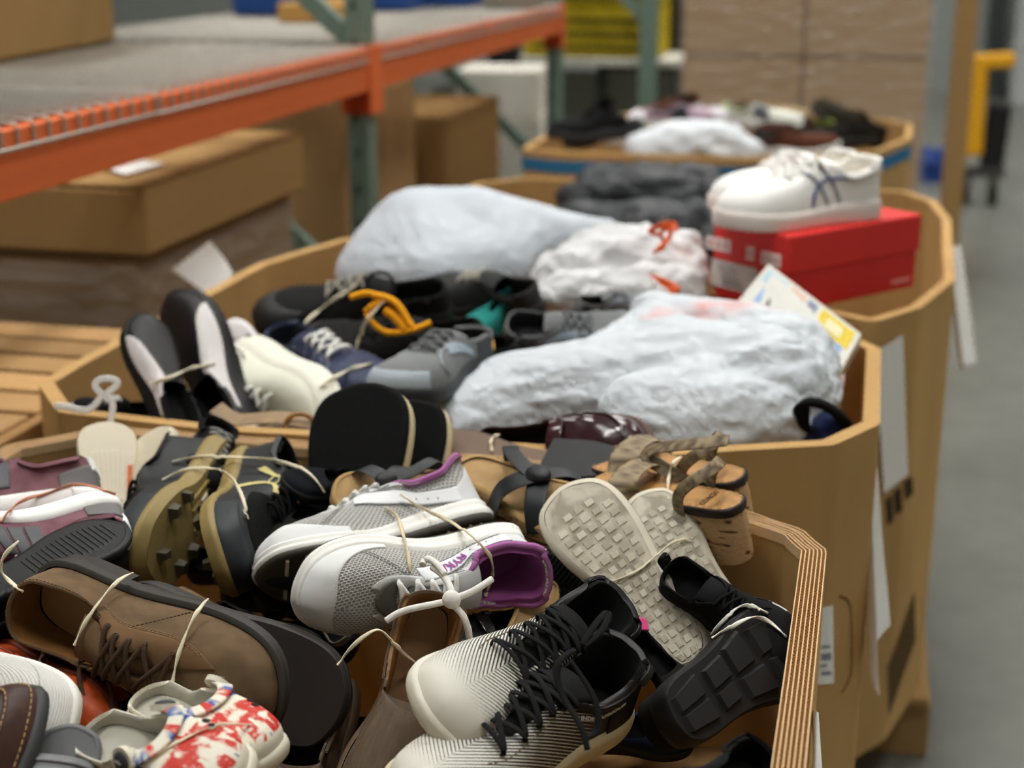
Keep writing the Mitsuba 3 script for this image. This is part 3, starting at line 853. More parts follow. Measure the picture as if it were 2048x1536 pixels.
    def patch(s, part, s0, s1, ta, tb, off, mat, col, ns=40, nt=8, uvf=None, label=None, edge=True):
        a = np.linspace(s0, s1, ns)
        ta = ta(np.linspace(0, 1, ns)) if callable(ta) else np.full(ns, float(ta))
        tb = tb(np.linspace(0, 1, ns)) if callable(tb) else np.full(ns, float(tb))
        w = np.linspace(0, 1, nt)
        A = np.repeat(a[:, None], nt, 1); Tt = ta[:, None] * (1 - w) + tb[:, None] * w
        P = s.surf(A, Tt, off)
        if edge:
            B = s.surf(A, Tt, -.0004)
            P = np.concatenate([B[:1], P, B[-1:]], 0)
            l = np.concatenate([B[:1, :1], B[:, :1], B[-1:, :1]], 0); r = np.concatenate([B[:1, -1:], B[:, -1:], B[-1:, -1:]], 0)
            P = np.concatenate([l, P, r], 1)
        v, f = grid(P, flip=not (s1 > s0))
        return s.add(part, (v, f), mat, col, uv=None if uvf is None else uvf(v), label=label)

    def line(s, part, a, t, r, mat, col, off=.0005, dash=None, n=60, flat=.6):
        """A seam, piping or row of stitches along places (a, t) of the upper."""
        q = spline([(x, y, 0) for x, y in zip(a, t)], n) if len(a) > 2 else np.linspace((a[0], t[0], 0), (a[-1], t[-1], 0), n)
        P = s.surf(q[:, 0], q[:, 1], off)
        if dash is None:
            return s.add(part, tube(P, r, 5, flat), mat, col)
        D = np.concatenate([[0], np.cumsum(np.linalg.norm(np.diff(P, axis=0), axis=1))])
        ms = []
        for d in np.arange(0, D[-1] - dash, dash * 1.5):
            e = np.array([[np.interp(d + dash * k, D, P[:, i]) for i in range(3)] for k in (0, .5, 1)])
            ms.append(tube(e, r, 4, flat))
        return s.add(part, join(*ms), mat, col)

    def seam_x(s, part, x0, x1, side, t0, t1, r, mat, col, **kw):
        return s.line(part, np.linspace(s.s_of(x0, side), s.s_of(x1, side), 5), np.linspace(t0, t1, 5), r, mat, col, **kw)

    def laces(s, xs, tt=.9, r=.0022, col='ffffff', flat=1.0, lift=.006, mat='fabric', eyelet=None, cross=True, bars=True):
        ms = []
        E = {sd: [s.surf(s.s_eye(x, sd), tt, .0015) for x in xs] for sd in (1, -1)}
        up = np.array([0, 0, 1.0])
        for i in range(len(xs)):
            pairs = ([(1, i, -1, i)] if bars and (i == 0 or not cross) else []) + ([(1, i - 1, -1, i), (-1, i - 1, 1, i)] if cross and i else [])
            for sa, ia, sb, ib in pairs:
                a, b = E[sa][ia], E[sb][ib]
                na, nb = s.nrm(s.s_eye(xs[ia], sa), tt), s.nrm(s.s_eye(xs[ib], sb), tt)
                m = (a + b) / 2 + up * (lift + (.0015 if sa > 0 else 0))
                ms.append(tube(spline([a - na * .003, a + na * r * 1.2, a * .7 + m * .3 + up * lift * .5, m, b * .7 + m * .3 + up * lift * .5, b + nb * r * 1.2, b - nb * .003], 16), r, 7, flat, up=up))
        k = s.add('lace', join(*ms), mat, blotch(join(*ms)[0], col, 200, .12, 2))
        if eyelet:
            for sd in (1, -1):
                for x in xs:
                    c, n_ = s.surf(s.s_eye(x, sd), tt, .0012), s.nrm(s.s_eye(x, sd), tt)
                    a = np.linspace(0, 2 * np.pi, 13)[:-1]
                    R = frm(y=n_, z=(0.1, 0.2, 1)) if abs(n_[2]) < .95 else frm(y=n_, z=(1, 0, 0))
                    s.add('eyelet', tube(c + .0032 * (np.cos(a)[:, None] * R[:, 0] + np.sin(a)[:, None] * R[:, 2]), .0012, 5, closed=True), 'gloss', eyelet)
        return k

    def cord(s, pts, r, col, part='lace_end', mat='fabric', n=40, flat=1.0):
        P = spline(pts, n)
        return s.add(part, tube(P, r, 7, flat), mat, col)

    def tongue(s, x0, x1, w, mat, col, drop=.004, rise=.012, th=.004, side_w=None):
        u = np.linspace(0, 1, 14); w_ = np.linspace(-1, 1, 11)
        U, Wd = np.meshgrid(u, w_, indexing='ij')
        x = (x1 + (x0 - x1) * U) * s.L
        hw = w * (.55 + .45 * U)
        z = s.topf(x / s.L) - drop + rise * U ** 2 + .008 * (1 - Wd ** 2) - .003
        P = s.deform(np.stack([x, Wd * hw, z], -1))
        Q = P - np.array([0, 0, th])
        V = np.concatenate([P, Q[:, ::-1]], 1)
        v, f = grid(V, cv=True)
        a, b = grid(np.stack([P[-1], P[-1] * .5 + Q[-1] * .5 + (-.002, 0, 0), Q[-1]], 0))
        return s.add('tongue', join((v, f), (a, b)), mat, col)

    def pad(s, part, u0, u1, w0, w1, h, col, mat='rubber', inset=.12, skew=0.0, z=0.0):
        """A raised tread block on the underside."""
        c = [(u0, w0), (u1, w0 + skew), (u1, w1 + skew), (u0, w1)]
        cu, cw = (u0 + u1) / 2, (w0 + w1 + skew) / 2
        B, Tp = [], []
        for u, w in c:
            B.append((u * s.L, s.across(u, w), .001 + z))
            uu, ww = u + (cu - u) * inset, w + (cw - w) * inset
            Tp.append((uu * s.L, s.across(uu, ww), z - h))
        P = s.deform(np.array(B + Tp))
        f = np.array([[4, 5, 6, 7], [0, 1, 5, 4], [1, 2, 6, 5], [2, 3, 7, 6], [3, 0, 4, 7]])
        return s.add(part, (P, f), mat, col, smooth=False)

    def heelblock(s, part, u1, h, mat, col, out=.002, z=0.0):
        u = np.concatenate([np.linspace(0.0005, u1, 30)])
        yl, ym = s.across(u, 1.0), s.across(u, -1.0)
        poly = np.concatenate([np.stack([u * s.L - .0, yl + out], 1), np.stack([u * s.L, ym - out], 1)[::-1]])
        poly[:, 0] -= out * (poly[:, 0] < .05 * s.L)
        v, f = prism(poly, h)
        v = v + (0, 0, z - h)
        return s.add(part, (s.deform(v), f), mat, col, smooth=False)

    def strap(s, part, pts, w, th, mat, col, n=40, ref=None):
        """A strap through places given in the shoe's own frame (metres)."""
        P = spline(pts, n)
        c = np.array(ref if ref is not None else (.55 * s.L, 0, .0))
        N = P - c; N[:, 0] *= .25
        r_ = ribbon(s.deform(P), N, w, th)
        return s.add(part, r_, mat, blotch(r_[0], col, 60, .12, 4))


BAND = 'e9dfc4'


def band(label, px, keys, r=.0022, col=BAND, off=.0012, d=None, n=60, twist=7.0):
    """A rubber band over the named shoes, stretched along picture points laid on their surfaces."""
    t = thing('rubber_band', label, 'rubber band')
    q = spline([(x, y, 0) for x, y in px], n)
    P = [cast(x, y, keys, off, d) for x, y, _ in q]
    P = [p[0] for p in P if p is not None]
    if len(P) < 4:
        print('BAND FAILED', label); return t
    P = np.array(P)
    r_ = EYE - P; r_ /= np.linalg.norm(r_, axis=1, keepdims=True)
    dd = np.linalg.norm(P - EYE, axis=1)
    k = 7                                                   # a taut band bridges the hollows: running nearest distance, smoothed
    pad_ = np.pad(dd, k, mode='edge')
    m = np.array([pad_[i:i + 2 * k + 1].min() for i in range(len(dd))])
    m = np.convolve(np.pad(m, k, mode='edge'), np.ones(2 * k + 1) / (2 * k + 1), 'valid')
    P = EYE - r_ * np.minimum(m, dd)[:, None]
    put(t, tube(P, r, 6, .45, twist=twist), 'satin', col)
    return t
# ================================================================ the nearest bin: shoes in front
RIMH = .98
GIRTH = lambda v: np.stack([v[:, 0], v[:, 2] - np.abs(v[:, 1])], 1)


def derby(key, heel, toe, up, side):
    s = Shoe(key, heel, toe, up, L=.30, W=.110, side=side, front=.585, back=.03, heel_h=.018, fore_h=.014, spring=.012, shape=WIDE, p=(1.9, 2.5),
             gap=((0, .032), (.15, .037), (.3, .035), (.40, .022), (.45, .013), (.5, .011), (1, .008)), top=((0, .085), (.12, .074), (.25, .066), (.36, .074), (.45, .086), (.585, .075), (1, .07)))
    s.upper('suede', '766048', mottle=.16, other='594836', wr=.003, n=180, nt=26)
    s.lining('80592f', '8a6238', mat='leather')
    s.tongue(.31, .60, .024, 'suede', '6b543c', rise=.010)
    s.sole('rand', [(1.25, .0015), (1.2, .0075), (.95, .008), (.75, .0065)], 'rubber', '3b3835', bottom=False)
    s.sole('sole', [(.72, .0062), (.6, .0078), (.12, .0068), (0, .004)], 'rubber', '3a3634', bcol='35302e', bottom='sole_bottom')
    s.heelblock('heel', .30, .020, 'rubber', '35312f', out=.004)
    for sd in (1, -1):                                      # the quarters that carry the eyelets lie on the vamp
        a0, a1 = s.s_of(.30, sd), s.s_eye(.584, sd)
        q = s.patch('eyestay', s.s_eye(.375, sd), s.s_eye(.583, sd) , .60, .985, .0022, 'suede', blotch(np.zeros((14 * 12, 3)) + np.arange(168)[:, None] * .001, '74593f', 60, .1), ns=10, nt=12)
        for o in (0, .025):
            s.line('stitching', [s.s_eye(.36, sd), s.s_eye(.42, sd), s.s_eye(.56, sd), s.s_eye(.58, sd)], [.58 + o, .57 + o, .57 + o, .62 + o], .0006, 'fabric', '8f7458', off=.0026, dash=.0026)
        s.line('stitching', [s.s_of(.30, sd), s.s_of(.42, sd), s.s_of(.55, sd), s.s_of(.60, sd)], [.95, .72, .35, .06], .0006, 'fabric', '4c3a28', off=.0006, dash=.0028)
    s.line('stitching', np.linspace(-.28, .28, 9), [.955, .95, .945, .94, .94, .94, .945, .95, .955], .0006, 'fabric', '5a4530', off=.0004, dash=.0026)
    s.laces([.575, .535, .495, .455, .415], .80, .0027, '4a382b', eyelet='4a3a2c', cross=True, lift=.008)
    return s


D1 = derby(thing('derby_shoe', 'brown suede lace-up derby shoe with its opening and laces facing up, front left', 'shoe', None), at(100, 1165, 1.475), at(580, 1395, 1.40), cam(.10, -.26, .95), 1)
D2 = derby(thing('derby_shoe', 'mate of the brown suede derby, sole to sole behind it with its dark sole showing', 'shoe'), at(240, 1212, 1.54), at(665, 1418, 1.45), cam(-.02, .0, -1), -1)
E1_, E2_ = D1.surf(D1.s_eye(.415, 1), .80, .004), D1.surf(D1.s_eye(.415, -1), .80, .004)
w = lambda P: D1.world(P)


def loose(s, base, start_local, px, r, col, part='lace_end', mat='fabric', tipcol=None):
    """A loose lace end from an eyelet through picture points at given depths."""
    P = ([s.world(start_local)] if start_local is not None else []) + [at(*q) for q in px]
    v, f = tube(spline(P, 40), r, 7)
    return put(f'{s.key}__{part}', (v, f), mat, blotch(v, col, 200, .12, 2))


loose(D1, '', E1_, [(170, 1300, 1.405), (158, 1350, 1.39), (178, 1410, 1.375), (212, 1452, 1.37)], .0022, '4a382b')
loose(D1, '', E2_, [(205, 1330, 1.40), (222, 1390, 1.385), (222, 1440, 1.375), (214, 1456, 1.37)], .0022, '4a382b')


def runner(key, heel, toe, up, side, detail=True):
    """White and grey running shoe with knit panels and a purple lining."""
    s = Shoe(key, heel, toe, up, L=.275, W=.100, side=side, front=.60, back=.0, heel_h=.028, fore_h=.019, spring=.016, p=(1.7, 2.1),
             gap=((0, .033), (.15, .036), (.3, .030), (.38, .018), (.5, .014), (1, .010)), top=((0, .098), (.06, .092), (.16, .074), (.26, .072), (.36, .086), (.46, .088), (.6, .070), (1, .07)))
    s.upper('knit', 'dddddd', uvf=GIRTH, n=160, nt=24, th=.007)
    s.lining('8a4a80', '6e3c66', th=.007)
    a = np.linspace(-.30, .30, 25) if True else 0
    s.line('collar_piping', list(np.linspace(-s.s_eye(.36, 1), s.s_eye(.36, 1), 15)), [.99] * 15, .0042, 'fabric', 'a3659a', off=-.002, n=120, flat=1.0)
    s.sole('midsole', [(1.22, -.001), (1.12, .003), (.95, .005), (.80, .0035), (.66, .006), (.45, .008), (.30, .006)], 'rubber', 'ecebe6', bottom=False)
    s.sole('outsole', [(.31, .0055), (.18, .006), (.05, .004), (0, .001)], 'rubber', '4b4842', bcol='47443f', bottom='tread')
    # white toe bumper, heel counter, eyestays, side stripe
    WHT = 'dedfdf'
    s.patch('toe_bumper', s.s_of(.70, 1), s.s_of(.62, -1), 0.0, lambda u: .10 + .40 * np.exp(-((u - .5) / .30) ** 2), .0016, 'leather', WHT, ns=60, nt=9, label='white toe bumper')
    s.patch('heel_counter', -s.s_of(.17, 1), s.s_of(.17, 1), 0.0, lambda u: .30 + .45 * np.exp(-((u - .5) / .22) ** 2), .0016, 'leather', 'cfd1d3', ns=40)
    for sd in (1, -1):
        e = lambda x: s.s_eye(x, sd)
        s.patch('eyestay', e(.30), e(.598), .74, .985, .0018, 'leather', 'd5d6d6', ns=30, nt=6)
        # the broad band that carries the name runs from the instep back and down to the sole
        b0, b1 = s.s_of(.10, sd), s.s_of(.56, sd)
        s.patch('side_band', b0, b1, lambda u: .05 + .50 * u, lambda u: .34 + .50 * u, .0020, 'leather', 'e1e3e6', ns=30, nt=8)
        s.line('stitching', [b0, (b0 + b1) / 2, b1], [.04, .29, .54], .0007, 'fabric', '8a8c90', off=.002, n=40)
        s.line('stitching', [b0, (b0 + b1) / 2, b1], [.35, .60, .85], .0007, 'fabric', '8a8c90', off=.002, n=40)
        s.line('stitching', [s.s_of(.60, sd), s.s_of(.66, sd), s.s_of(.74, sd)], [.9, .5, .12], .0007, 'fabric', '9a9a98', off=.0012, dash=.003)
        s.line('stitching', [s.s_of(.62, sd), s.s_of(.68, sd), s.s_of(.76, sd)], [.9, .5, .12], .0007, 'fabric', '9a9a98', off=.0012, dash=.003)
        for x, t_ in ((.20, .55), (.24, .60), (.285, .66), (.33, .72)):
            c = s.surf(s.s_of(x, sd), t_ - .28, .0022)
            s.add('vent_dot', move(cbox((.0022, .0022, .0012), .0004), frm(y=s.nrm(s.s_of(x, sd), t_ - .28), z=(1, 0, 0)), c), 'mat', '777777', smooth=False)
    s.laces([.585, .54, .495, .45, .405], .86, .0030, 'e2e2de', lift=.009)
    s.tongue(.30, .60, .026, 'fabric', 'bfc0c2', rise=.012)
    if detail:
        s.patch('lace_tab', s.s_eye(.57, 1) + .03, s.s_eye(.57, -1) - .03, .80, .93, .003, 'leather', '6a6a66', ns=14, nt=5)
    for k in range(7):
        u = .90 - .075 * k
        if u > .48 or u < .3:
            s.pad('tread_bar', u, u + .012, -.96, -.2, .0022, 'd9d4c2'); s.pad('tread_bar', u, u + .012, .2, .96, .0022, 'd9d4c2')
    for u in (.06, .11, .16, .21):
        s.pad('tread_bar', u, u + .012, -.96, .96, .0022, 'd9d4c2')
    s.pad('tread_strip', .70, .97, -.05, .02, .0025, 'd9d4c2')
    return s


R1 = runner(thing('running_shoe', 'white and grey knit running shoe with purple lining, on its side before its mate', 'shoe'), at(1028, 1084, 1.62), at(580, 1185, 1.52), cam(.12, -.33, .93), 1)
R2 = runner(thing('running_shoe', 'second white running shoe behind, its dark cream-barred sole turned to the front', 'shoe'), at(985, 1062, 1.69), at(532, 1190, 1.59), cam(.0, .74, -.66), -1, detail=False)


def cleat(key, heel, toe, up, side):
    """White baseball cleat with black pinstripes that thicken towards a black heel."""
    s = Shoe(key, heel, toe, up, L=.295, W=.108, side=side, front=.63, back=.0, heel_h=.026, fore_h=.016, spring=.012, shape=WIDE, p=(1.8, 2.2),
             gap=((0, .034), (.15, .038), (.28, .034), (.36, .022), (.45, .017), (1, .011)), top=((0, .102), (.06, .098), (.15, .080), (.25, .076), (.34, .088), (.42, .094), (.63, .070), (1, .07)))

    def uvf(v):
        a = np.where(v[:, 1] < 0, math.radians(60), math.radians(32))
        g = v[:, 2] - np.abs(v[:, 1])
        u = v[:, 0] / s.L
        b = np.interp(u, [.0, .16, .30, .42, .55, .72, .80, .87, .93, 1], [1.2, 1.2, .88, .72, .55, .46, .36, .2, -.1, -.15])
        return np.stack([g * np.cos(a) - v[:, 0] * np.sin(a) * np.where(u > .9, 1, 1), b], 1)
    s.upper('pinstripes', 'ffffff', uvf=uvf, n=260, nt=40, th=.008)
    s.lining('141415', '1c1c1d', th=.008)
    s.sole('midsole', [(1.35, .000), (1.2, .0035), (.95, .0055), (.5, .005), (.2, .003), (0, .0)], 'rubber', 'cfc6a4' if side > 0 else 'd9d5c6', bottom='plate', bcol='d8d2bc')
    for u, w in ((.90, 0), (.80, -.75), (.80, .75), (.68, -.8), (.68, .8), (.16, -.7), (.16, .7), (.06, 0)):
        s.pad('stud', u - .03, u + .03, w - .2, w + .2, .011, 'd8d2bc', inset=.3)
    s.patch('heel_counter', -s.s_of(.20, 1), s.s_of(.20, 1), 0.0, lambda u: .45 + .5 * np.exp(-((u - .5) / .2) ** 2), .0022, 'rubber', '0d0d0e', ns=40)
    for sd in (1, -1):
        s.patch('collar_panel', s.s_eye(.02, sd), s.s_eye(.36, sd), lambda u: .62 + .05 * u, .99, .0020, 'leather', '151516', ns=30, nt=8)
        s.line('stitching', [s.s_eye(.36, sd), s.s_eye(.5, sd), s.s_eye(.625, sd)], [.72, .72, .72], .0007, 'fabric', '8a7a5a', off=.0006, dash=.004)
    s.laces([.615, .565, .515, .465, .415, .37], .80, .0034, '1b1b1c', flat=.45, lift=.011)
    s.tongue(.27, .63, .030, 'fabric', '161617', rise=.014, th=.007)
    # the maker's mark on the toe side: two arcs back to back
    return s


C1 = cleat(thing('baseball_cleat', 'black and white pinstriped baseball cleat with white toe cap, untied mate in front of it', 'shoe'), at(1145, 1300, 1.50), at(826, 1460, 1.29), cam(.12, .45, .88), -1)
C2 = cleat(thing('baseball_cleat', 'front pinstriped baseball cleat cut off by the bottom edge, black heel to the right', 'shoe'), at(1230, 1428, 1.42), at(800, 1650, 1.26), cam(-.30, .55, .78), 1)


def slipon(key, heel, toe, up, side, lin=('8a6138', '8f6a42')):
    s = Shoe(key, heel, toe, up, L=.285, W=.102, side=side, front=.47, back=.02, heel_h=.016, fore_h=.012, spring=.008, p=(1.7, 2.3), bend=.05,
             gap=((0, .036), (.15, .040), (.3, .039), (.42, .034), (1, .026)), top=((0, .082), (.12, .072), (.25, .066), (.36, .072), (.47, .074), (1, .08)), slim=.04)
    s.upper('leather', '6f5e4c', mottle=.2, other='53453a', wr=.006, wk=26, n=160, nt=26)
    s.lining(*lin, mat='leather')
    s.sole('welt', [(1.3, .001), (1.2, .005), (.9, .006), (.5, .005), (0, .003)], 'rubber', '5a4632', bottom='sole_bottom')
    s.patch('apron', s.s_of(.55, 1), s.s_of(.55, -1), lambda u: .50 - .16 * np.sin(np.pi * u), .97, .0018, 'leather', blotch(np.random.default_rng(1).normal(0, .05, (42 * 12, 3)), '6f5e4c', 30, .15, other='56473a'), ns=40, nt=10)
    s.line('moc_seam', np.linspace(s.s_of(.52, 1), s.s_of(.52, -1), 15), [.52 - .16 * math.sin(math.pi * k / 14) for k in range(15)], .0017, 'leather', '4a3d31', off=.0015, n=120)
    for sd in (1, -1):
        for o in (0, .012):
            s.line('stitching', [s.s_of(.33 + o, sd), s.s_of(.36 + o, sd), s.s_of(.38 + o, sd)], [.1, .5, .93], .0006, 'fabric', '4a3d31', off=.0006, dash=.0026)
        s.patch('side_gore', s.s_eye(.34, sd), s.s_eye(.43, sd), .55, .97, .0012, 'fabric', '3d332b', ns=10)
    return s


S1 = slipon(thing('slip_on_shoe', 'worn brown leather slip-on standing toe down, tan lining showing, left of the pinstriped cleats', 'shoe'), at(862, 1215, 1.50), at(735, 1690, 1.40), cam(.10, .16, .97), 1)
S2 = slipon(thing('slip_on_shoe', 'mate of the brown leather slip-on, only its creased toe showing at the bottom edge', 'shoe'), at(692, 1372, 1.56), at(575, 1820, 1.44), cam(-.35, .12, .93), -1, lin=('3c2d20', '3f3023'))
# ================================================================ the nearest bin: the other shoes
def plain(key, heel, toe, up, side=1, col='1b1b1c', lin='121213', sole='1a1a1b', mat='fabric', lace=None, smat='rubber', n=84, nt=14, mottle=.0, other=None, bottom=None, xs=(.58, .53, .48, .43), lr=.0026, lmat=None, lipcol=None, prof=None, **kw):
    s = Shoe(key, heel, toe, up, side=side, **kw)
    s.upper(mat, col, mottle=mottle, other=other, n=n, nt=nt, th=.006)
    s.lining(lin, th=.006, n=64)
    s.sole('sole', prof or [(1.25, .0), (1.1, .004), (.8, .005), (.2, .004), (0, .001)], smat, sole, n=n, bottom='sole_bottom', bcol=bottom or sole)
    if lace:
        s.laces([x * s.front / .6 for x in xs], .86, lr, lace, lift=.008)
        s.tongue(.30, s.front, .026, mat, col, rise=.012)
    return s


LOW = dict(top=((0, .060), (.12, .052), (.25, .046), (.4, .05), (.6, .05), (1, .045)), gap=((0, .03), (.15, .034), (.3, .033), (.45, .028), (1, .022)))
FLAT = dict(heel_h=.012, fore_h=.010, spring=.006)

# black and gold cleats, soles together
for nm, h, t_, up, sd, l in (('right', (475, 930, 1.86), (405, 1160, 1.60), (.95, .12, .25), 1, 'black cleat with a pale gold emblem on its side, gold plate towards its mate'),
                             ('left', (462, 905, 1.875), (318, 1140, 1.615), (-.93, .12, -.30), -1, 'black cleat whose worn gold sole plate with studs faces right, left one of its pair')):
    s = plain(thing('football_cleat', l, 'shoe'), at(*h), at(*t_), cam(*up), sd, '202224', '101011', '927f50', mat='leather', n=150, nt=22, bottom='958454', L=.29, W=.105, lace='131314', heel_h=.020, fore_h=.016,
              prof=[(1.15, -.0005), (1.1, .003), (.8, .0045), (.6, .004), (0, -.002)], top=((0, .080), (.12, .07), (.25, .068), (.4, .082), (.6, .066), (1, .06)))
    s.patch('knit_panel', s.s_of(.60, 1), s.s_of(.60, -1), .45, .92, .001, 'fabric', blotch(np.random.default_rng(2).normal(0, .1, (42 * 16, 3)), '0c0c0d', 80, .5), ns=40, nt=14)
    s.patch('toe_bumper', s.s_of(.74, 1), s.s_of(.74, -1), .0, .34, .0018, 'rubber', '2c3034', ns=40)
    for u, w in ((.90, .05), (.78, -.7), (.78, .7), (.64, -.75), (.64, .75), (.18, -.65), (.18, .65), (.06, .3)):
        s.pad('stud', u - .028, u + .028, w - .16, w + .16, .010, '4a4536', inset=.35)
    for w0 in (-.45, -.15, .15, .45):
        s.pad('plate_rib', .30, .58, w0 - .05, w0 + .05, .0025, '9a874c', inset=.05)
    s.pad('size_mark', .40, .47, -.25, .2, .004, 'e8e6dc', inset=.05)
    if nm == 'right':
        UAS = s
PALEGOLD = 'cfc382'


def emblem(s, part, a0, t0, size, col, da=1.0, rot=0.0, sx=1.0):
    """The maker's mark: a U and an A interlocked, as two facing arcs joined by a thin ring."""
    def strip(P, W):
        P, W = np.array(P), np.array(W)[:, None]
        T = np.gradient(P, axis=0); T /= np.linalg.norm(T, axis=1, keepdims=True)
        N = np.stack([-T[:, 1], T[:, 0]], 1)
        return P + N * W, P - N * W
    k = np.linspace(-1, 1, 21)
    shapes = []
    for sg_ in (1, -1):                                     # arcs opening outwards, pinched where they cross
        P = np.stack([sx * sg_ * (.30 + .62 * np.abs(k) ** 1.7), .95 * k], 1)
        shapes.append(strip(P, .055 + .16 * np.abs(k) ** .8))
    a = np.linspace(0, 2 * np.pi, 25)
    P = np.stack([sx * .42 * np.cos(a), .20 * np.sin(a)], 1)
    shapes.append(strip(P, np.full(25, .035)))
    c0 = s.surf(a0, t0); e = 1e-3
    ex = s.surf(a0 + e, t0) - s.surf(a0 - e, t0); et = s.surf(a0, t0 + .01) - s.surf(a0, t0 - .01)
    la, lt = 2 * e / np.linalg.norm(ex), .02 / np.linalg.norm(et)
    c, sn = math.cos(rot), math.sin(rot)
    ms = []
    for A, B in shapes:
        rows = []
        for Q in (A, B):
            q = np.stack([Q[:, 0] * c - Q[:, 1] * sn, Q[:, 0] * sn + Q[:, 1] * c], 1) * size
            rows.append(s.surf(a0 + da * q[:, 0] * la, np.clip(t0 + q[:, 1] * lt, .01, .99), .0012))
        G = np.stack(rows, 1)
        v, f = grid(G)
        nn = np.cross(v[f[0][1]] - v[f[0][0]], v[f[0][2]] - v[f[0][0]])
        ms.append((v, f if nn @ s.nrm(a0, t0) > 0 else np.asarray(f)[:, ::-1]))
    return s.add(part, join(*ms), 'gloss', col, label='maker emblem of two facing arcs')


emblem(UAS, 'emblem', UAS.s_of(.42, -1), .62, .025, PALEGOLD, rot=.4)
emblem(C1, 'emblem', C1.s_of(.68, -1), .60, .021, '101011', rot=1.2)
emblem(C2, 'emblem', 0.0, .42, .017, 'e8e6d8', rot=0)


def letters(s, part, text, h, a0, t0, col, da=1, up=1, th=.0006, bold=False, mat='paper', rot=0.0, off=.0010):
    """Lettering laid along the shoe's surface, from the place (a0, t0)."""
    m = meshkit.text_mesh(text, h, .0004, bold)
    v = np.array(m.vertices)
    e = 1e-3
    ex = s.surf(a0 + e, t0) - s.surf(a0 - e, t0); et = s.surf(a0, t0 + .01) - s.surf(a0, t0 - .01)
    la, lt = 2 * e / np.linalg.norm(ex), .02 / np.linalg.norm(et)
    c, sn = math.cos(rot), math.sin(rot)
    x, y = v[:, 0] * c - v[:, 1] * sn, v[:, 0] * sn + v[:, 1] * c
    P = s.surf(a0 + da * x * la, np.clip(t0 + up * y * lt, .01, .99), off + v[:, 2])
    f = np.array(m.faces)
    return s.add(part, (P, f if da * up * s.side > 0 else f), mat, col, smooth=False)


letters(R1, 'lettering', 'RYKA', .0115, R1.s_of(.325, -1), .375, '9a4f9a', da=-1, up=1, bold=True, off=.0034, rot=.30)
letters(C2, 'lettering', 'UNDER ARMOUR', .0060, C2.s_of(.36, 1), .52, 'e8e8e4', da=-1, up=1, bold=True, off=.0012)
letters(C1, 'lettering', 'UNDER ARMOUR', .0060, C1.s_eye(.42, 1), .60, '1a1a1a', da=-1, up=1, bold=True, off=.0012)

# pink running shoes at the left edge
for h, t_, up, sd, l in (((228, 1008, 1.65), (-215, 1122, 1.53), (-.15, -.52, .84), 1, 'dusty pink knit running shoe with dark side bars and a red sole, left edge'),
                         ((205, 1030, 1.74), (-250, 1075, 1.68), (.0, .8, -.55), -1, 'second dusty pink running shoe behind, white midsole towards the front')):
    s = plain(thing('running_shoe', l, 'shoe'), at(*h), at(*t_), cam(*up), sd, '8a646c', '6d5058', 'f0f0ee', n=130, nt=20, mottle=.25, other='6a454e', bottom='b8222e', L=.27, W=.098, heel_h=.024, fore_h=.018, lace='9a7480',
              prof=[(1.2, .0), (1.1, .004), (.8, .006), (.3, .005), (0, .001)])
    for sd2 in (1, -1):
        for k in range(3):
            a = s.s_of(.40 + .075 * k, sd2)
            s.patch('side_bar', a, a + sd2 * .028, .18, .80, .0018, 'gloss', '55565a', ns=8, nt=14)
    s.patch('heel_clip', -s.s_of(.18, 1), s.s_of(.18, 1), .05, lambda u: .42 + .2 * np.sin(np.pi * u), .002, 'gloss', '6e6b6c', ns=36)
    s.patch('heel_tab', -s.s_of(.03, 1), s.s_of(.03, 1), .45, .95, .003, 'fabric', 'f2f2f2', ns=10)
    for k in range(9):
        u = .08 + .1 * k
        for w0 in (-.9, -.25, .4):
            s.pad('tread_block', u, u + .08, w0, w0 + .5, .004, 'c4343c')

# black slip shoe, sole turned up
G1 = plain(thing('slip_shoe', 'black slip shoe turned over, ribbed sole up, left edge above the brown suede derby', 'shoe'), at(-130, 1215, 1.42), at(250, 1045, 1.55), cam(.15, -.80, -.55), 1, '101011', '0c0c0d', '1d1e1f', L=.28, W=.10, n=110, nt=14, **FLAT, **{k: v for k, v in LOW.items()},
           prof=[(1.3, .001), (1.1, .005), (.6, .006), (.1, .005), (0, -.002)])
for k in range(16):
    u = .46 + .03 * k
    G1.pad('sole_rib', u, u + .015, -.72 + .25 * max(0, u - .8) * 4, .72 - .25 * max(0, u - .8) * 4, .0014, '232425', inset=.2)
G2 = plain(thing('slip_shoe', 'black slip shoe under its turned over mate at the left edge', 'shoe'), at(-150, 1330, 1.42), at(205, 1150, 1.56), cam(.1, .62, .75), -1, '0e0e0f', '0c0c0d', '161617', L=.28, W=.10, **FLAT, **LOW)

# rust red soft shoes under the derby
RUST = []
for h, t_, up, sd, l in (((5, 1300, 1.46), (262, 1470, 1.385), (-.35, -.1, .93), 1, 'rust orange soft leather flat folded on its side under the brown derby laces'),
                         ((50, 1285, 1.52), (330, 1440, 1.46), (.2, .55, .8), -1, 'rust orange flat tucked behind its mate, banded together')):
    s = plain(thing('ballet_flat', l, 'shoe'), at(*h), at(*t_), cam(*up), sd, 'c4521f', '6a2a14', '6e2c16', mat='leather', n=110, nt=14, mottle=.12, other='7c2c14', L=.245, W=.085, shape=POINTY, front=.70, p=(1.6, 2.0), **FLAT, **LOW)
    s.line('edge_binding', list(np.linspace(0, 1, 31)[:-1]), [.99] * 30, .0022, 'leather', '9a3c1c', n=120)

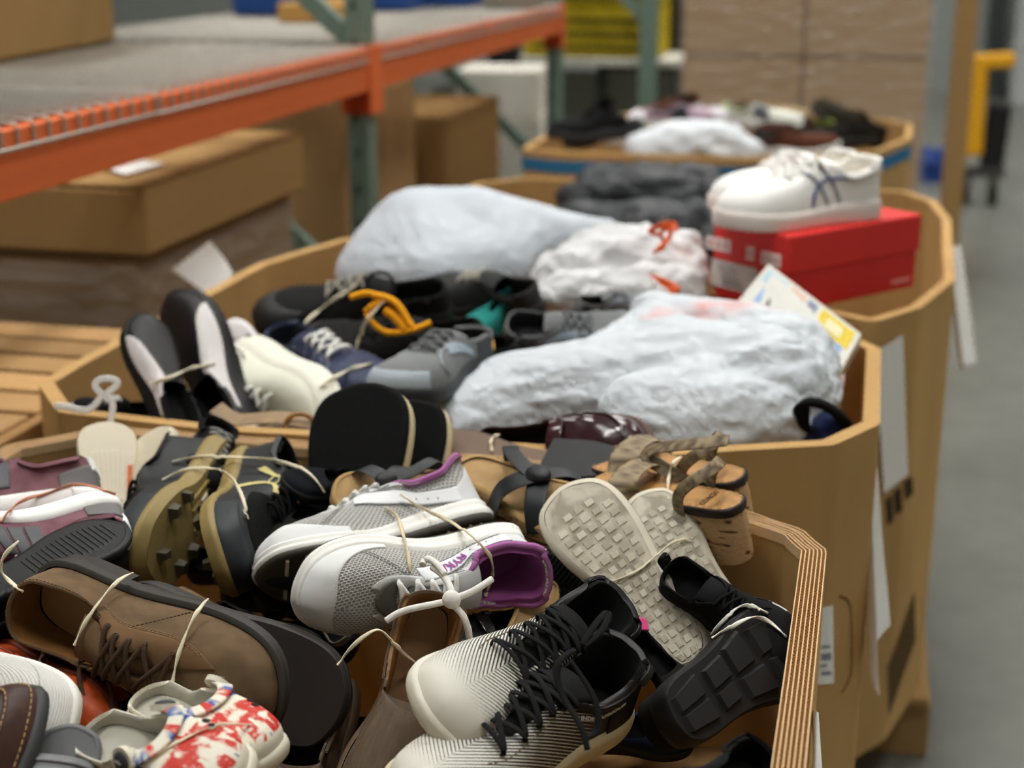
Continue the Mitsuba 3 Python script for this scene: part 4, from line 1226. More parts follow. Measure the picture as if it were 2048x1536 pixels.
# white canvas shoe
W1 = plain(thing('canvas_shoe', 'white ribbed canvas shoe, toe pointing down right at the left edge', 'shoe'), at(-225, 1300, 1.38), at(150, 1490, 1.30), cam(.2, .30, .93), 1, 'dcdbd7', 'cfcac0', 'e6e4de', n=150, nt=24, L=.28, W=.115, spring=.01, front=.56, lace='e6e6e2', heel_h=.02, fore_h=.016, shape=WIDE, p=(1.9, 2.2))
for k in range(26):
    a = W1.s_of(.60 + .4 * abs(k - 13) / 13 * 0 + .0, 1)
for k in range(22):
    tt = .05 + .035 * k
    W1.line('canvas_rib', np.linspace(W1.s_of(.45, 1), W1.s_of(.45, -1), 9), [tt] * 9, .0011, 'fabric', 'd6d5d0', off=.0, n=70)
W1.line('stitching', np.linspace(W1.s_of(.70, 1), W1.s_of(.70, -1), 9), [.25, .36, .44, .49, .5, .49, .44, .36, .25], .0008, 'fabric', 'b8b7b2', dash=.003)

# dark brown moccasin in the corner
J1 = slipon(thing('moccasin', 'dark brown leather moccasin toe with thick pale stitching in the bottom left corner', 'shoe'), at(-60, 1830, 1.14), at(60, 1392, 1.27), cam(-.30, .25, .92), 1)
for k in [k for k in scene if k.startswith(J1.key + '__')]:
    scene.pop(k); MESH.pop(k)
J1 = Shoe(J1.key, at(-60, 1830, 1.14), at(58, 1394, 1.27), cam(-.55, .20, .80), L=.285, W=.105, front=.5, back=.02, heel_h=.014, fore_h=.012, spring=.006, gap=((0, .03), (.2, .034), (1, .026)), top=((0, .08), (.3, .066), (.5, .075), (1, .07)), p=(1.8, 2.5), shape=WIDE)
J1.upper('leather', '4a2d24', mottle=.2, other='33201a', n=160, nt=26)
J1.lining('5a3a28', mat='leather')
J1.sole('sole', [(1.4, 0), (1.2, .004), (.6, .006), (0, .003)], 'rubber', '3c3d3e', bottom='sole_bottom')
J1.patch('apron', J1.s_of(.52, 1), J1.s_of(.52, -1), lambda u: .56 - .14 * np.sin(np.pi * u), .97, .0026, 'leather', blotch(np.random.default_rng(1).normal(0, .05, (52 * 12, 3)), '42261f', 30, .2, other='301a16'), ns=50, nt=10)
for o, c, r in ((.0, '2c1a15', .0022), (-.035, '4f3127', .0020)):
    J1.line('moc_seam', np.linspace(J1.s_of(.5, 1), J1.s_of(.5, -1), 17), [.57 + o - .14 * math.sin(math.pi * k / 16) for k in range(17)], r, 'leather', c, off=.002, n=120)
J1.line('moc_stitching', np.linspace(J1.s_of(.5, 1), J1.s_of(.5, -1), 17), [.545 - .14 * math.sin(math.pi * k / 16) for k in range(17)], .0012, 'fabric', 'c9a878', off=.0038, dash=.006, n=140)
J1.line('welt_stitching', np.linspace(J1.s_of(.5, 1), J1.s_of(.5, -1), 17), [.10] * 17, .0012, 'fabric', 'c9a878', off=.0012, dash=.006, n=140)

# grey rubber sandal beside it
K1 = Shoe(thing('slide_sandal', 'grey rubber slide sandal between the brown moccasin and the painted clogs', 'sandal'), at(60, 1800, 1.18), at(150, 1462, 1.26), cam(.05, .12, .99), L=.25, W=.095, heel_h=.028, fore_h=.022, spring=.004, shape=WIDE)
K1.sole('footbed', [(1.0, -.006), (1.08, -.003), (.95, .002), (.5, .003), (0, -.002)], 'rubber', '6b6d70', bottom='sole_bottom')
K1.cap('footbed_top', 1, s_off=-.005, z=.0, mat='rubber', col='66686b')
K1.line  # (the band below)
K1.strap('strap', [(.62 * .25, .050, .012), (.66 * .25, .044, .045), (.66 * .25, 0, .065), (.66 * .25, -.044, .045), (.62 * .25, -.050, .012)], .05, .006, 'rubber', '7a7c7f')
for o in (-.014, 0, .014):
    K1.strap('strap_ridge', [(.62 * .25 + o, .052, .013), (.66 * .25 + o, .046, .047), (.66 * .25 + o, 0, .068), (.66 * .25 + o, -.046, .047), (.62 * .25 + o, -.052, .013)], .006, .004, 'rubber', '85878a')


# clogs with a worn painted flag pattern
def clog(key, heel, toe, up, side, seed):
    s = Shoe(key, heel, toe, up, L=.185, W=.082, side=side, front=.56, back=.03, heel_h=.020, fore_h=.018, spring=.008, shape=WIDE, p=(1.8, 2.7), gap=((0, .026), (.2, .03), (.45, .027), (1, .020)), top=((0, .040), (.1, .034), (.25, .032), (.42, .05), (.56, .058), (1, .055)))
    white, red, blue = hx('e2dccb'), hx('c63228'), hx('2c4f9c')

    def paint(v, a, t):
        x, y = v[:, 0] / s.L, v[:, 1] / (s.W / 2)
        q = np.column_stack([v * 90])
        worn = meshkit.fbm(q, 3, seed)
        fine = meshkit.fbm(v * 400, 2, seed + 3)
        c = np.tile(white, (len(v), 1))
        r = np.abs(np.abs(y) - 1.6 * (x - .62)); cross = np.minimum(np.abs(y), np.abs(x - .76) * 2.2)
        on = (t > .22) & (x > .5)
        b = on & (r > .22) & (cross > .30)
        rd = on & ((r < .10) | (cross < .17))
        edge = on & (t > .22) & (t < .48) & (np.abs(y) > .62)
        c[b] = blue; c[rd | edge] = red
        m = np.clip((worn - .54) * 9, 0, 1) + np.clip((fine - .62) * 8, 0, 1) * .6
        m = np.clip(m, 0, 1)[:, None]
        c = c * (1 - m) + white * m
        return c
    s.upper('gloss', None, colf=paint, n=260, nt=46, th=.004)
    s.lining('b9b5a8', 'aaa79a', mat='rubber')
    s.sole('sole', [(1.15, 0), (1.05, .003), (.7, .005), (.2, .004), (0, -.001)], 'rubber', 'd8d2bf', bottom='sole_bottom')
    z0 = .043
    k_ = np.linspace(0, 1, 80)
    sa = np.interp(k_, [0, 1], [s.s_of(.50, 1), s.s_of(.50, -1)]); ta = .91 + .05 * np.sin(np.pi * k_) ** .5
    P, N = s.surf(sa, ta, .0045), s.nrm(sa, ta)
    v, f = ribbon(P, N, .015 + .009 * np.abs(2 * k_ - 1) ** 6, .005)
    u = np.repeat(np.linspace(0, 1, 80), 12); u = np.concatenate([u, [0, 1]])
    w = meshkit.fbm(v * 120, 3, seed)
    c = np.where(((u * 9) % 3 < 1)[:, None], red, np.where(((u * 9) % 3 < 2)[:, None], blue, white)); m = np.clip((w - .42) * 7, 0, 1)[:, None]
    s.add('heel_strap', (v, f), 'gloss', c * (1 - m) + white * m)
    for sd in (1, -1):
        n0 = s.nrm(s.s_of(.50, sd), .92); c0 = s.surf(s.s_of(.50, sd), .92, .006); R = frm(y=n0, z=(0, 0.1, 1))
        m = trimesh.creation.cylinder(.0135, .006, sections=32); s.add('rivet_ring', move((np.array(m.vertices), m.faces), np.stack([R[:, 0], R[:, 2], R[:, 1]], 1), c0), 'gloss', 'd8d2bf', smooth=False)
        m = trimesh.creation.icosphere(3, 1.0); s.add('rivet', move((m.vertices * (.0098, .0098, .0032), m.faces), np.stack([R[:, 0], R[:, 2], R[:, 1]], 1), c0 + n0 * .0035), 'gloss', '3c3d42')
        for k in range(5):
            s.add('rivet_mark', move(cbox((.0006, .0035 - .0005 * (k % 2), .0006), .0002), R, c0 + n0 * .0066 + R[:, 0] * .0016 * (k - 2) + R[:, 2] * (.001 * (k % 3))), 'gloss', 'd8d8d8', smooth=False)
    for x in (.70, .80, .88):
        for sd in (.12, .38):
            a = s.s_of(x, 1) if sd > .3 else s.s_of(x, -1)
            c0, n0 = s.surf(a, .62), s.nrm(a, .62)
            R = frm(y=n0, z=(1, 0, 0))
            m = trimesh.creation.cylinder(.0038, .0016, sections=14)
            s.add('vent_hole', move((np.array(m.vertices), m.faces), np.stack([R[:, 0], R[:, 2], R[:, 1]], 1), c0), 'mat', '2a2724', smooth=False)
    return s


L1 = clog(thing('clog', 'cream clog with worn red and blue paint, front one, its opening to the left', 'clog'), at(190, 1505, 1.275), at(500, 1600, 1.20), cam(.10, .72, .69), 1, 3)
L2 = clog(thing('clog', 'cream clog with worn red and blue paint, rear one against the brown derby', 'clog'), at(285, 1435, 1.33), at(540, 1560, 1.245), cam(.45, .62, .64), -1, 9)

# beige soles with square tread blocks
for h, t_, up, sd, l in (((1388, 1325, 1.50), (1122, 968, 1.595), (.05, -.22, -.97), 1, 'sneaker with dirty cream sole of square tread blocks facing out, front one of two'),
                         ((1490, 1290, 1.56), (1275, 985, 1.63), (-.15, -.22, -.96), -1, 'sneaker with a dirty cream sole and black mesh upper, behind its mate')):
    s = plain(thing('sneaker', l, 'shoe'), at(*h), at(*t_), cam(*up), sd, '111112', '0d0d0e', 'cfc8b6', n=130, nt=14, L=.275, W=.100, heel_h=.026, fore_h=.020, shape=WIDE, prof=[(1.1, 0), (1.0, .003), (.7, .006), (.2, .004), (0, -.003)])
    k = [k for k in scene if k.startswith(s.key + '__sole_bottom')][0]
    v, f = MESH[k]
    s.key_b = k
    scene.pop(k); MESH.pop(k)
    s.cap('sole_bottom', -1, s_off=-.003, nu=90, nw=40, mat='rubber', colf=lambda U, Wd: blotch(np.stack([U * .27, Wd * .05, 0 * U], 1), 'c9c2b0', 60, .3, 5, other='9c9382'))
    for i in range(17):
        for j in range(5):
            u0 = .03 + .054 * i; w0 = -.80 + .335 * j
            if .86 < u0 or (u0 > .80 and j in (0, 4)):
                continue
            s.pad('tread_block', u0, u0 + .034, w0, w0 + .24, .0014, ('cac3b1', 'bdb5a3', 'cfc8b7', 'b3aa98')[(i * 7 + j * 3) % 4], skew=.01)

# black suede shoes by the corrugated rim
P1 = plain(thing('suede_sneaker', 'black suede sneaker with its dark opening facing left beside the corrugated rim', 'shoe'), at(1330, 1165, 1.56), at(1600, 1330, 1.49), cam(.10, .42, .90), 1, '161618', '0a0a0b', '121213', mat='suede', n=150, nt=22, L=.275, W=.118, lace='141415', mottle=.2, lr=.003)
for sd in (1, -1):
    P1.line('panel_seam', [P1.s_of(.30, sd), P1.s_of(.36, sd), P1.s_of(.42, sd)], [.1, .5, .95], .0012, 'suede', '2b2b2d', off=.001)
    P1.line('panel_seam', [P1.s_of(.60, sd), P1.s_of(.64, sd), P1.s_of(.74, sd)], [.95, .5, .1], .0012, 'suede', '2b2b2d', off=.001)
    P1.patch('eyestay', P1.s_eye(.32, sd), P1.s_eye(.59, sd), .66, .985, .002, 'suede', '1b1b1d', ns=20)
P1.patch('white_flash', P1.s_of(.66, 1), P1.s_of(.80, 1), .14, .3, .0022, 'gloss', 'e8e8e8', ns=12, label='white flash')
P1.add('pull_tab', ribbon(spline([(.005, 0, .06), (-.006, 0, .085), (.004, 0, .102), (.012, 0, .088)], 16), (-1, 0, .3), .016, .003), 'fabric', '111112')
P2 = plain(thing('suede_sneaker', 'black sneaker with its padded black sole facing out, under its mate by the rim', 'shoe'), at(1352, 1440, 1.36), at(1600, 1262, 1.50), cam(.12, -.12, -.98), -1, '141416', '0a0a0b', '1c1c1e', mat='suede', n=130, nt=14, L=.275, W=.118, shape=WIDE)
for (u0, u1, w0, w1) in ((.03, .24, -.8, -.05), (.03, .24, .05, .8), (.28, .42, -.7, -.1), (.28, .44, .0, .75), (.46, .66, -.85, -.15), (.46, .62, -.05, .85), (.70, .92, -.75, -.1), (.66, .92, .0, .75)):
    P2.pad('sole_pod', u0, u1, w0, w1, .006, '222224', inset=.16, skew=.05)
Q1 = plain(thing('sneaker', 'black sneaker opening cut off by the bottom edge at the right, below the suede sneakers', 'shoe'), at(1480, 1560, 1.24), at(1245, 1690, 1.10), cam(.1, .5, .86), 1, '111113', '060607', '121213', L=.28, W=.105, n=110, nt=16)


# wedge sandals with a snake print strap
def wedge(key, heel, toe, up, side):
    s = Shoe(key, heel, toe, up, L=.25, W=.082, side=side, heel_h=.012, fore_h=.012, spring=.0, shape=WIDE)
    hgt = lambda x: .070 - .045 * np.clip((x / s.L - .25) / .6, 0, 1) ** 1.2
    s.sole('cork_wedge', [(1, -.001), (.8, .001), (.4, .001), (.0, .000)], 'cork', 'ffffff', zf=lambda x, k: -hgt(x) + (hgt(x) - .001) * k, bottom=False)
    s.sole('dark_rim', [(1.0, -.001), (.95, .0025), (.5, .003), (.0, .0015)], 'rubber', '2a211e', bottom=False)
    s.sole('sole_bottom', [(0.02, .001), (0, .001)], 'rubber', '2a211e', zf=lambda x, k: -hgt(x) - .004 + .004 * k, bottom=False)
    s.cap('insole', 1, s_off=-.001, z=.0005, mat='leather', colf=lambda U, W_: blotch(np.stack([U * .25, W_ * .04, 0 * U], 1), 'b0824c', 50, .14, 4), nu=60, nw=15)
    u = np.linspace(.02, .9, 40)
    for w_ in (-.86, .86):
        P = np.stack([u * s.L, s.across(u, w_), 0 * u + .0145], 1)
        ms = [tube(P[i:i + 2] * 1.0, .0006, 4) for i in range(0, 39, 2)]
        s.add('stitching', join(*ms), 'fabric', 'd8b078')
    return s


SNAKE = lambda v: blotch(v, '9c8a6c', 160, .5, 6, other='5a4a3a')
for h, t_, up, l in (((1483, 1024, 1.60), (1190, 972, 1.74), (.02, .84, .54), 'cork wedge sandal with lettered tan insole, front one by the bin corner'),
                     ((1487, 970, 1.68), (1190, 925, 1.82), (.02, .84, .54), 'cork wedge sandal with snake print strap, rear one against the second bin')):
    s = wedge(thing('wedge_sandal', l, 'sandal'), at(*h), at(*t_), cam(*up), 1)
    P = spline([(.30 * .25, .034, .0), (.26 * .25, .040, .035), (.17 * .25, .030, .055), (.12 * .25, .0, .062), (.17 * .25, -.030, .055), (.26 * .25, -.04, .035), (.30 * .25, -.034, .0)], 50)
    s.add('ankle_strap', *[(lambda r: r)(ribbon(P, P - (.28 * .25, 0, .02), .017, .003))], 'leather', SNAKE(ribbon(P, P - (.28 * .25, 0, .02), .017, .003)[0])) if False else None
    r_ = ribbon(P, P - (.30 * .25, 0, .02), .017, .003)
    s.add('ankle_strap', r_, 'leather', SNAKE(r_[0]))
    r_ = ribbon(spline([(.62 * .25, .042, .0), (.66 * .25, .036, .030), (.68 * .25, 0, .040), (.66 * .25, -.036, .030), (.62 * .25, -.042, .0)], 40), (0, 0, 1), .045, .003)
    s.add('toe_strap', r_, 'leather', SNAKE(r_[0]))
    if h[1] > 1000:
        N1 = s
        m = meshkit.text_mesh('COACH', .0085, .0005, True); v = np.array(m.vertices)
        v = np.stack([.045 + v[:, 1] * 1.0, .020 - v[:, 0] * 1.0 * .9, .0128 + v[:, 2]], 1)
        s.add('lettering', (v, np.array(m.faces)), 'leather', '5e3f1c', smooth=False)
    else:
        r_ = ribbon(spline([(.05, .036, .012), (.075, .052, .035), (.11, .050, .055), (.05, .045, .075), (-.015, .035, .085)], 40), (0, .5, 1), .020, .003)
        s.add('loose_strap', r_, 'leather', SNAKE(r_[0]))


# footbed sandals with crossed black straps
def footbed(key, heel, toe, up, side):
    s = Shoe(key, heel, toe, up, L=.265, W=.098, side=side, heel_h=.030, fore_h=.022, spring=.004, shape=WIDE)
    s.sole('cork', [(1.0, -.001), (.96, .0015), (.6, .001), (.15, .001)], 'cork', 'ffffff', bottom=False)
    s.sole('sole', [(.15, .0015), (.1, .002), (0, .001)], 'rubber', '2a2420', bottom='sole_bottom')
    s.sole('rim', [(1.22, -.006), (1.26, -.003), (1.1, .001), (.95, .001)], 'suede', 'b0905f', bottom=False)
    s.cap('footbed', 1, s_off=-.004, z=.003, mat='suede', nu=60, nw=15, colf=lambda U, W_: blotch(np.stack([U * .25, W_ * .05, 0 * U], 1), 'a98a62', 40, .12, 8))
    B = '1d2024'
    L = s.L
    s.strap('strap', [(.80 * L, .050, .016), (.76 * L, .036, .050), (.66 * L, .0, .064), (.52 * L, -.034, .052), (.44 * L, -.043, .018)], .030, .003, 'leather', B)
    s.strap('strap', [(.80 * L, -.052, .016), (.76 * L, -.036, .046), (.66 * L, .0, .058), (.52 * L, .034, .048), (.46 * L, .046, .018)], .030, .003, 'leather', B)
    s.strap('strap', [(.62 * L, .0, .064), (.45 * L, .010, .075), (.30 * L, .036, .060), (.24 * L, .042, .03)], .022, .003, 'leather', B)
    m = trimesh.creation.icosphere(3, 1.0)
    s.add('knot', (m.vertices * (.020, .014, .009) + (.665 * L, 0, .066), m.faces), 'leather', '17191c')
    return s


O1 = footbed(thing('strappy_sandal', 'tan footbed sandal with crossed black leather straps behind the white running shoes', 'sandal'), at(930, 968, 1.80), at(1195, 1070, 1.63), cam(.15, .62, .77), 1)
O2 = footbed(thing('strappy_sandal', 'mate of the crossed strap sandal, only its cork edge showing above the running shoes', 'sandal'), at(950, 985, 1.78), at(660, 1010, 1.72), cam(-.1, .55, .80), -1)

# cream-edged black soles standing behind
T_ = []
for h, t_, up, sd, l in (((675, 1230, 1.71), (724, 768, 1.83), (.36, -.05, -.93), 1, 'black slipper on end, flat black sole with cream edge facing out, left of its mate'),
                         ((755, 1240, 1.77), (800, 803, 1.90), (.40, -.05, -.92), -1, 'black slipper with a cream sole edge, right of and behind its mate')):
    s = plain(thing('slipper', l, 'shoe'), at(*h), at(*t_), cam(*up), sd, '111214', '0d0d0e', 'cdbf9c', bottom='0b0b0c', n=120, nt=14, L=.29, W=.122, shape=WIDE, smat='fabric', prof=[(1.3, .001), (1.2, .005), (.95, .006), (.55, .006), (.5, .004)], heel_h=.020, fore_h=.020, spring=.004)
    s.sole('outsole', [(.52, .0035), (.3, .006), (.1, .005), (0, .0)], 'fabric', '0d0d0e', bottom='tread', bcol='0a0a0b')
T3 = plain(thing('slip_shoe', 'dark navy cloth shoe lying behind the black and gold cleats', 'shoe'), at(760, 985, 1.80), at(560, 985, 1.74), cam(.0, .8, .6), 1, '12141a', '0b0b0c', '131315', L=.26, W=.10, **LOW)

# burgundy loafers
U2 = slipon(thing('loafer', 'glossy burgundy loafer with its toe to the right on the rim of the second bin', 'shoe'), at(905, 880, 1.98), at(1305, 900, 1.88), cam(-.12, .70, .70), 1)
for k in [k for k in scene if k.startswith(U2.key + '__')]:
    scene.pop(k); MESH.pop(k)


def loafer(key, heel, toe, up, side):
    s = Shoe(key, heel, toe, up, L=.29, W=.105, side=side, front=.5, back=.02, heel_h=.016, fore_h=.012, spring=.010, p=(1.8, 2.6), gap=((0, .03), (.2, .034), (.42, .03), (1, .024)), top=((0, .078), (.12, .07), (.25, .062), (.4, .072), (.5, .076), (1, .07)))
    s.upper('patent', '32121a', n=130, nt=22, mottle=.15)
    s.lining('2a1a18', mat='leather')
    s.sole('welt', [(1.4, .0), (1.3, .006), (1.0, .007), (.7, .006)], 'leather', '4d2c26', bottom=False)
    s.sole('sole', [(.72, .0062), (.5, .007), (.1, .006), (0, .004)], 'leather', '6a5040', bottom='sole_bottom', bcol='6b5444')
    s.heelblock('heel', .30, .020, 'rubber', '1c1d1f', out=.005)
    s.line('moc_seam', np.linspace(s.s_of(.5, 1), s.s_of(.5, -1), 17), [.60 - .16 * math.sin(math.pi * k / 16) for k in range(17)], .0026, 'patent', '260d13', off=.002, n=90)
    s.patch('saddle_strap', s.s_of(.46, 1), s.s_of(.56, 1), .1, .97, .003, 'patent', '3a151e', ns=12); s.patch('saddle_strap', s.s_of(.46, -1), s.s_of(.56, -1), .1, .97, .003, 'patent', '3a151e', ns=12)
    s.add('saddle_bridge', ribbon(spline([(.51 * s.L, .034, .070), (.53 * s.L, .016, .083), (.53 * s.L, -.016, .083), (.51 * s.L, -.034, .070)], 20), (0, 0, 1), .026, .003), 'patent', '3a151e')
    s.line('welt_stitching', np.linspace(0, .96, 25), [.0] * 25, .0007, 'fabric', 'c9a58a', off=.006, dash=.005, n=160)
    return s


U2 = loafer(U2.key, at(990, 925, 2.0), at(1315, 900, 1.88), cam(-.22, .40, .89), 1)
U1 = loafer(thing('loafer', 'burgundy loafer turned on its side, brown leather sole and black heel to the front', 'shoe'), at(1228, 948, 1.80), at(800, 900, 1.90), cam(.02, -.80, -.6), -1)

# cream soles on end, at the left behind the pink shoes
for h, t_, up, sd, l in (((226, 1085, 1.80), (212, 835, 1.90), (-.25, -.1, -.96), 1, 'black sneaker standing on end, cream grooved sole facing out, left of the orange stripe'),
                         ((262, 1085, 1.80), (300, 850, 1.90), (.45, -.1, -.88), -1, 'black sneaker standing on end, cream grooved sole facing out, right of the orange stripe')):
    s = plain(thing('sneaker', l, 'shoe'), at(*h), at(*t_), cam(*up), sd, '161618', '0d0d0e', 'd6cdb8', n=110, nt=14, L=.25, W=.092, heel_h=.024, fore_h=.020, bottom='cfc6b0', shape=WIDE)
    for k in range(7):
        w0 = -.62 + .19 * k
        s.pad('sole_rib', .30, .74, w0, w0 + .08, .0022, 'd9d0bb', inset=.1)
    s.pad('orange_strip', .15, .60, *((.74, .96) if sd > 0 else (-.99, -.97)), .003, 'c0602c', inset=.05)
BK = plain(thing('sneaker', 'black sneaker with dark mesh beside the cream soles, behind the gold cleats', 'shoe'), at(410, 900, 1.96), at(385, 1010, 1.78), cam(.5, .7, .45), 1, '161719', '0c0c0d', '202022', L=.27, W=.1, lace='8a8a88')
BK2 = plain(thing('sneaker', 'black sneaker low at the left behind the pink running shoes', 'shoe'), at(270, 960, 1.93), at(60, 990, 1.90), cam(.0, .8, .6), 1, '121213', '0b0b0c', '1a1a1b', L=.27, W=.1)

# what shows in the gaps
CR = loafer(thing('pump_shoe', 'black crocodile patterned patent shoe under the purple lined running shoe', 'shoe'), at(1080, 1275, 1.60), at(830, 1330, 1.52), cam(.0, .75, .65), 1)
for k in [k for k in scene if k.startswith(CR.key + '__')]:
    for part in ('upper', 'saddle', 'moc', 'welt', 'sole', 'heel', 'lining', 'insole'):
        if k.startswith(CR.key + '__' + part):
            v, f = MESH[k]
            cc = np.tile(hx('0d0d0f' if part in ('upper', 'saddle', 'moc') else '151011'), (len(v), 1))
            scene.pop(k); MESH.pop(k); put(k, (v, f), 'patent' if part in ('upper', 'saddle', 'moc') else 'rubber', cc)
RD = plain(thing('flat_shoe', 'dark red patent flat low in the gap left of the pinstriped cleats', 'shoe'), at(1010, 1400, 1.50), at(850, 1330, 1.54), cam(.0, .75, .65), 1, '8e1420', '3a0a10', '1a0d0e', mat='patent', L=.23, W=.08, shape=POINTY, front=.72, **FLAT, **LOW)
RD2 = plain(thing('flat_shoe', 'dark red flat at the bottom under the front pinstriped cleat', 'shoe'), at(1000, 1560, 1.42), at(830, 1530, 1.40), cam(.0, .75, .65), -1, '7a1420', '3a0a10', '1a0d0e', mat='patent', L=.23, W=.08, shape=POINTY, front=.72, **FLAT, **LOW)
TI = footbed(thing('footbed_sandal', 'tan leather sandal footbed showing between the running shoe and the pinstriped cleat', 'sandal'), at(1085, 1175, 1.61), at(1000, 1420, 1.50), cam(.1, .35, .93), 1)
for k in [k for k in scene if k.startswith(TI.key + '__strap') or k.startswith(TI.key + '__knot')]:
    scene.pop(k); MESH.pop(k)
TI.strap('strap', [(.70 * .265, .050, .012), (.70 * .265, .0, .05), (.70 * .265, -.05, .012)], .03, .003, 'leather', '1d1a18')
ZZ = plain(thing('sneaker', 'black sneaker with a wavy ridged sole, under the purple running shoe heel', 'shoe'), at(1260, 1215, 1.64), at(1050, 1110, 1.72), cam(.1, -.65, -.75), 1, 'c8c8c6', '222223', '1a1b1c', L=.26, W=.1, n=110)
for k in range(14):
    u = .40 + .042 * k
    ZZ.pad('sole_ridge', u, u + .018, -.8, .8, .003, '242526', inset=.25, skew=.12)
PK = plain(thing('sandal', 'black fabric sandal with a pink tag beside the cream soles', 'shoe'), at(1260, 1290, 1.52), at(1400, 1420, 1.46), cam(.0, .6, .8), 1, '1a1a1b', '101011', '151516', L=.24, W=.09, **FLAT, **LOW)
sheet(PK.key + '__pink_tag', at(1266, 1232, 1.50), at(1292, 1240, 1.505), at(1297, 1262, 1.495), at(1270, 1260, 1.49), 'c8487e', th=.002)
tag(PK.key + '__pink_tag', 'bright pink tag')
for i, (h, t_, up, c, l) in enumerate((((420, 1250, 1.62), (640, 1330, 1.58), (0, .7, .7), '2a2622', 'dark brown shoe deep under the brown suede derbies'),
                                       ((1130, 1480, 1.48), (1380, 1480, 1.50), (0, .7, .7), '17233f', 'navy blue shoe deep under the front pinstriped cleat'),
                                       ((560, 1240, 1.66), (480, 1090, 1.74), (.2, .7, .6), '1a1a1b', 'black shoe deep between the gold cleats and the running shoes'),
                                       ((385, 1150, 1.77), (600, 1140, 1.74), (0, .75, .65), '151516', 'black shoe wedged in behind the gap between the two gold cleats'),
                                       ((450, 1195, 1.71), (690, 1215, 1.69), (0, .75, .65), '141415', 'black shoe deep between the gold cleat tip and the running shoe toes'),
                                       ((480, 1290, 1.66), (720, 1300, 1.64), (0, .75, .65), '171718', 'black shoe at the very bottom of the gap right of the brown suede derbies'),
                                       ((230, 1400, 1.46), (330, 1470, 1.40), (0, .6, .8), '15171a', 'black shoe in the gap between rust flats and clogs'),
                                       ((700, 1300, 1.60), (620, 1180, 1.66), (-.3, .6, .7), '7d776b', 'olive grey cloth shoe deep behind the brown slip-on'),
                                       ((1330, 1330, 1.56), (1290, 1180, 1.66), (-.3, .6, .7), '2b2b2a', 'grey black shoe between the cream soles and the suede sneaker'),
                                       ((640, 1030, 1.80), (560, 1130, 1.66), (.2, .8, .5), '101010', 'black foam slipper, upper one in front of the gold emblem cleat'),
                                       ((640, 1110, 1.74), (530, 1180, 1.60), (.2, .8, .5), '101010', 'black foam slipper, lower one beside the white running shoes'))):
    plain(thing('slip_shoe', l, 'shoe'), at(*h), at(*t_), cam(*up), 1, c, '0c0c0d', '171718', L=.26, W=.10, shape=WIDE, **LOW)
carton('brown shoe box lying low in the nearest bin under the suede sneakers', np.array(at(1345, 1600, 1.44) - np.array([0, 0, .14])), (.22, .24, .13), .1, '8f6c45', base='shoe_box', cat='box')
rng = np.random.default_rng(11)
for i in range(4):                                          # the layer that the visible heap lies on
    for j in range(5):
        x, y = -.88 + .185 * j, .80 + .19 * i
        a = rng.uniform(-.5, .5) + (math.pi if (i + j) % 2 else 0)
        dx, dy = .26 * math.cos(a), .26 * math.sin(a)
        x0, y0 = np.clip(x - dx / 2, -.97, -.10), y - dy / 2
        x1 = np.clip(x + dx / 2, -.97, -.10)
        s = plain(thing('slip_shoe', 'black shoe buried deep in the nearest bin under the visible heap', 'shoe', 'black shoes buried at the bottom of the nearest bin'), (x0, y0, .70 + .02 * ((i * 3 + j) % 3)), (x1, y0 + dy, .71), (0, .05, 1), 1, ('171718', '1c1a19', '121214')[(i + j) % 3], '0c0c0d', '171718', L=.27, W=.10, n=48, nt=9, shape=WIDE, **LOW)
# ================================================================ bags, the second bin and those behind
import manifold3d as m3


def blob(chains, edge=.012, it=12):
    """One skin over chains of balls (x, y, z, r)."""
    allm = []
    for ch in chains:
        balls = [m3.Manifold.sphere(r, 20).translate((x, y, z)) for x, y, z, r in ch]
        for g in (zip(balls, balls[1:], balls[2:]) if len(balls) > 2 else [balls] if len(balls) == 2 else []):
            allm.append(m3.Manifold.batch_hull(list(g)))
        if len(balls) == 1:
            allm += balls
    m = m3.Manifold.batch_boolean(allm, m3.OpType.Add).refine_to_length(edge)
    me = m.to_mesh()
    t = trimesh.Trimesh(np.array(me.vert_properties[:, :3]), np.array(me.tri_verts), process=True)
    trimesh.smoothing.filter_taubin(t, iterations=it)
    return np.array(t.vertices), np.array(t.faces)


def vnorm(v, f):
    n = np.zeros_like(v); c = np.cross(v[f[:, 1]] - v[f[:, 0]], v[f[:, 2]] - v[f[:, 0]])
    for k in range(3):
        np.add.at(n, f[:, k], c)
    return n / (np.linalg.norm(n, axis=1, keepdims=True) + 1e-12)


def creased(v, f, amp, k, centre=None, seed=0, fine=.25):
    """Folds of a thin plastic bag: ridged noise, drawn out away from its knot."""
    n = vnorm(v, f)
    if centre is not None:
        d = v - np.asarray(centre); r = np.linalg.norm(d, axis=1, keepdims=True)
        q = np.concatenate([d / (r + 1e-9) * 4.5, r * 2.0], 1)[:, :3] + r * (1.2, .4, .7)
    else:
        q = v * k
    a = 1 - np.abs(2 * meshkit.fbm(q, 3, seed) - 1) ** .7
    b = 1 - np.abs(2 * meshkit.fbm(v * k * (2.2, 3.5, 2.6), 3, seed + 5) - 1)
    return v + n * (amp * ((a - .6) + fine * 2 * (b - .6)))[:, None]


def ball(px, py, d, r):
    return (*at(px, py, d), r)


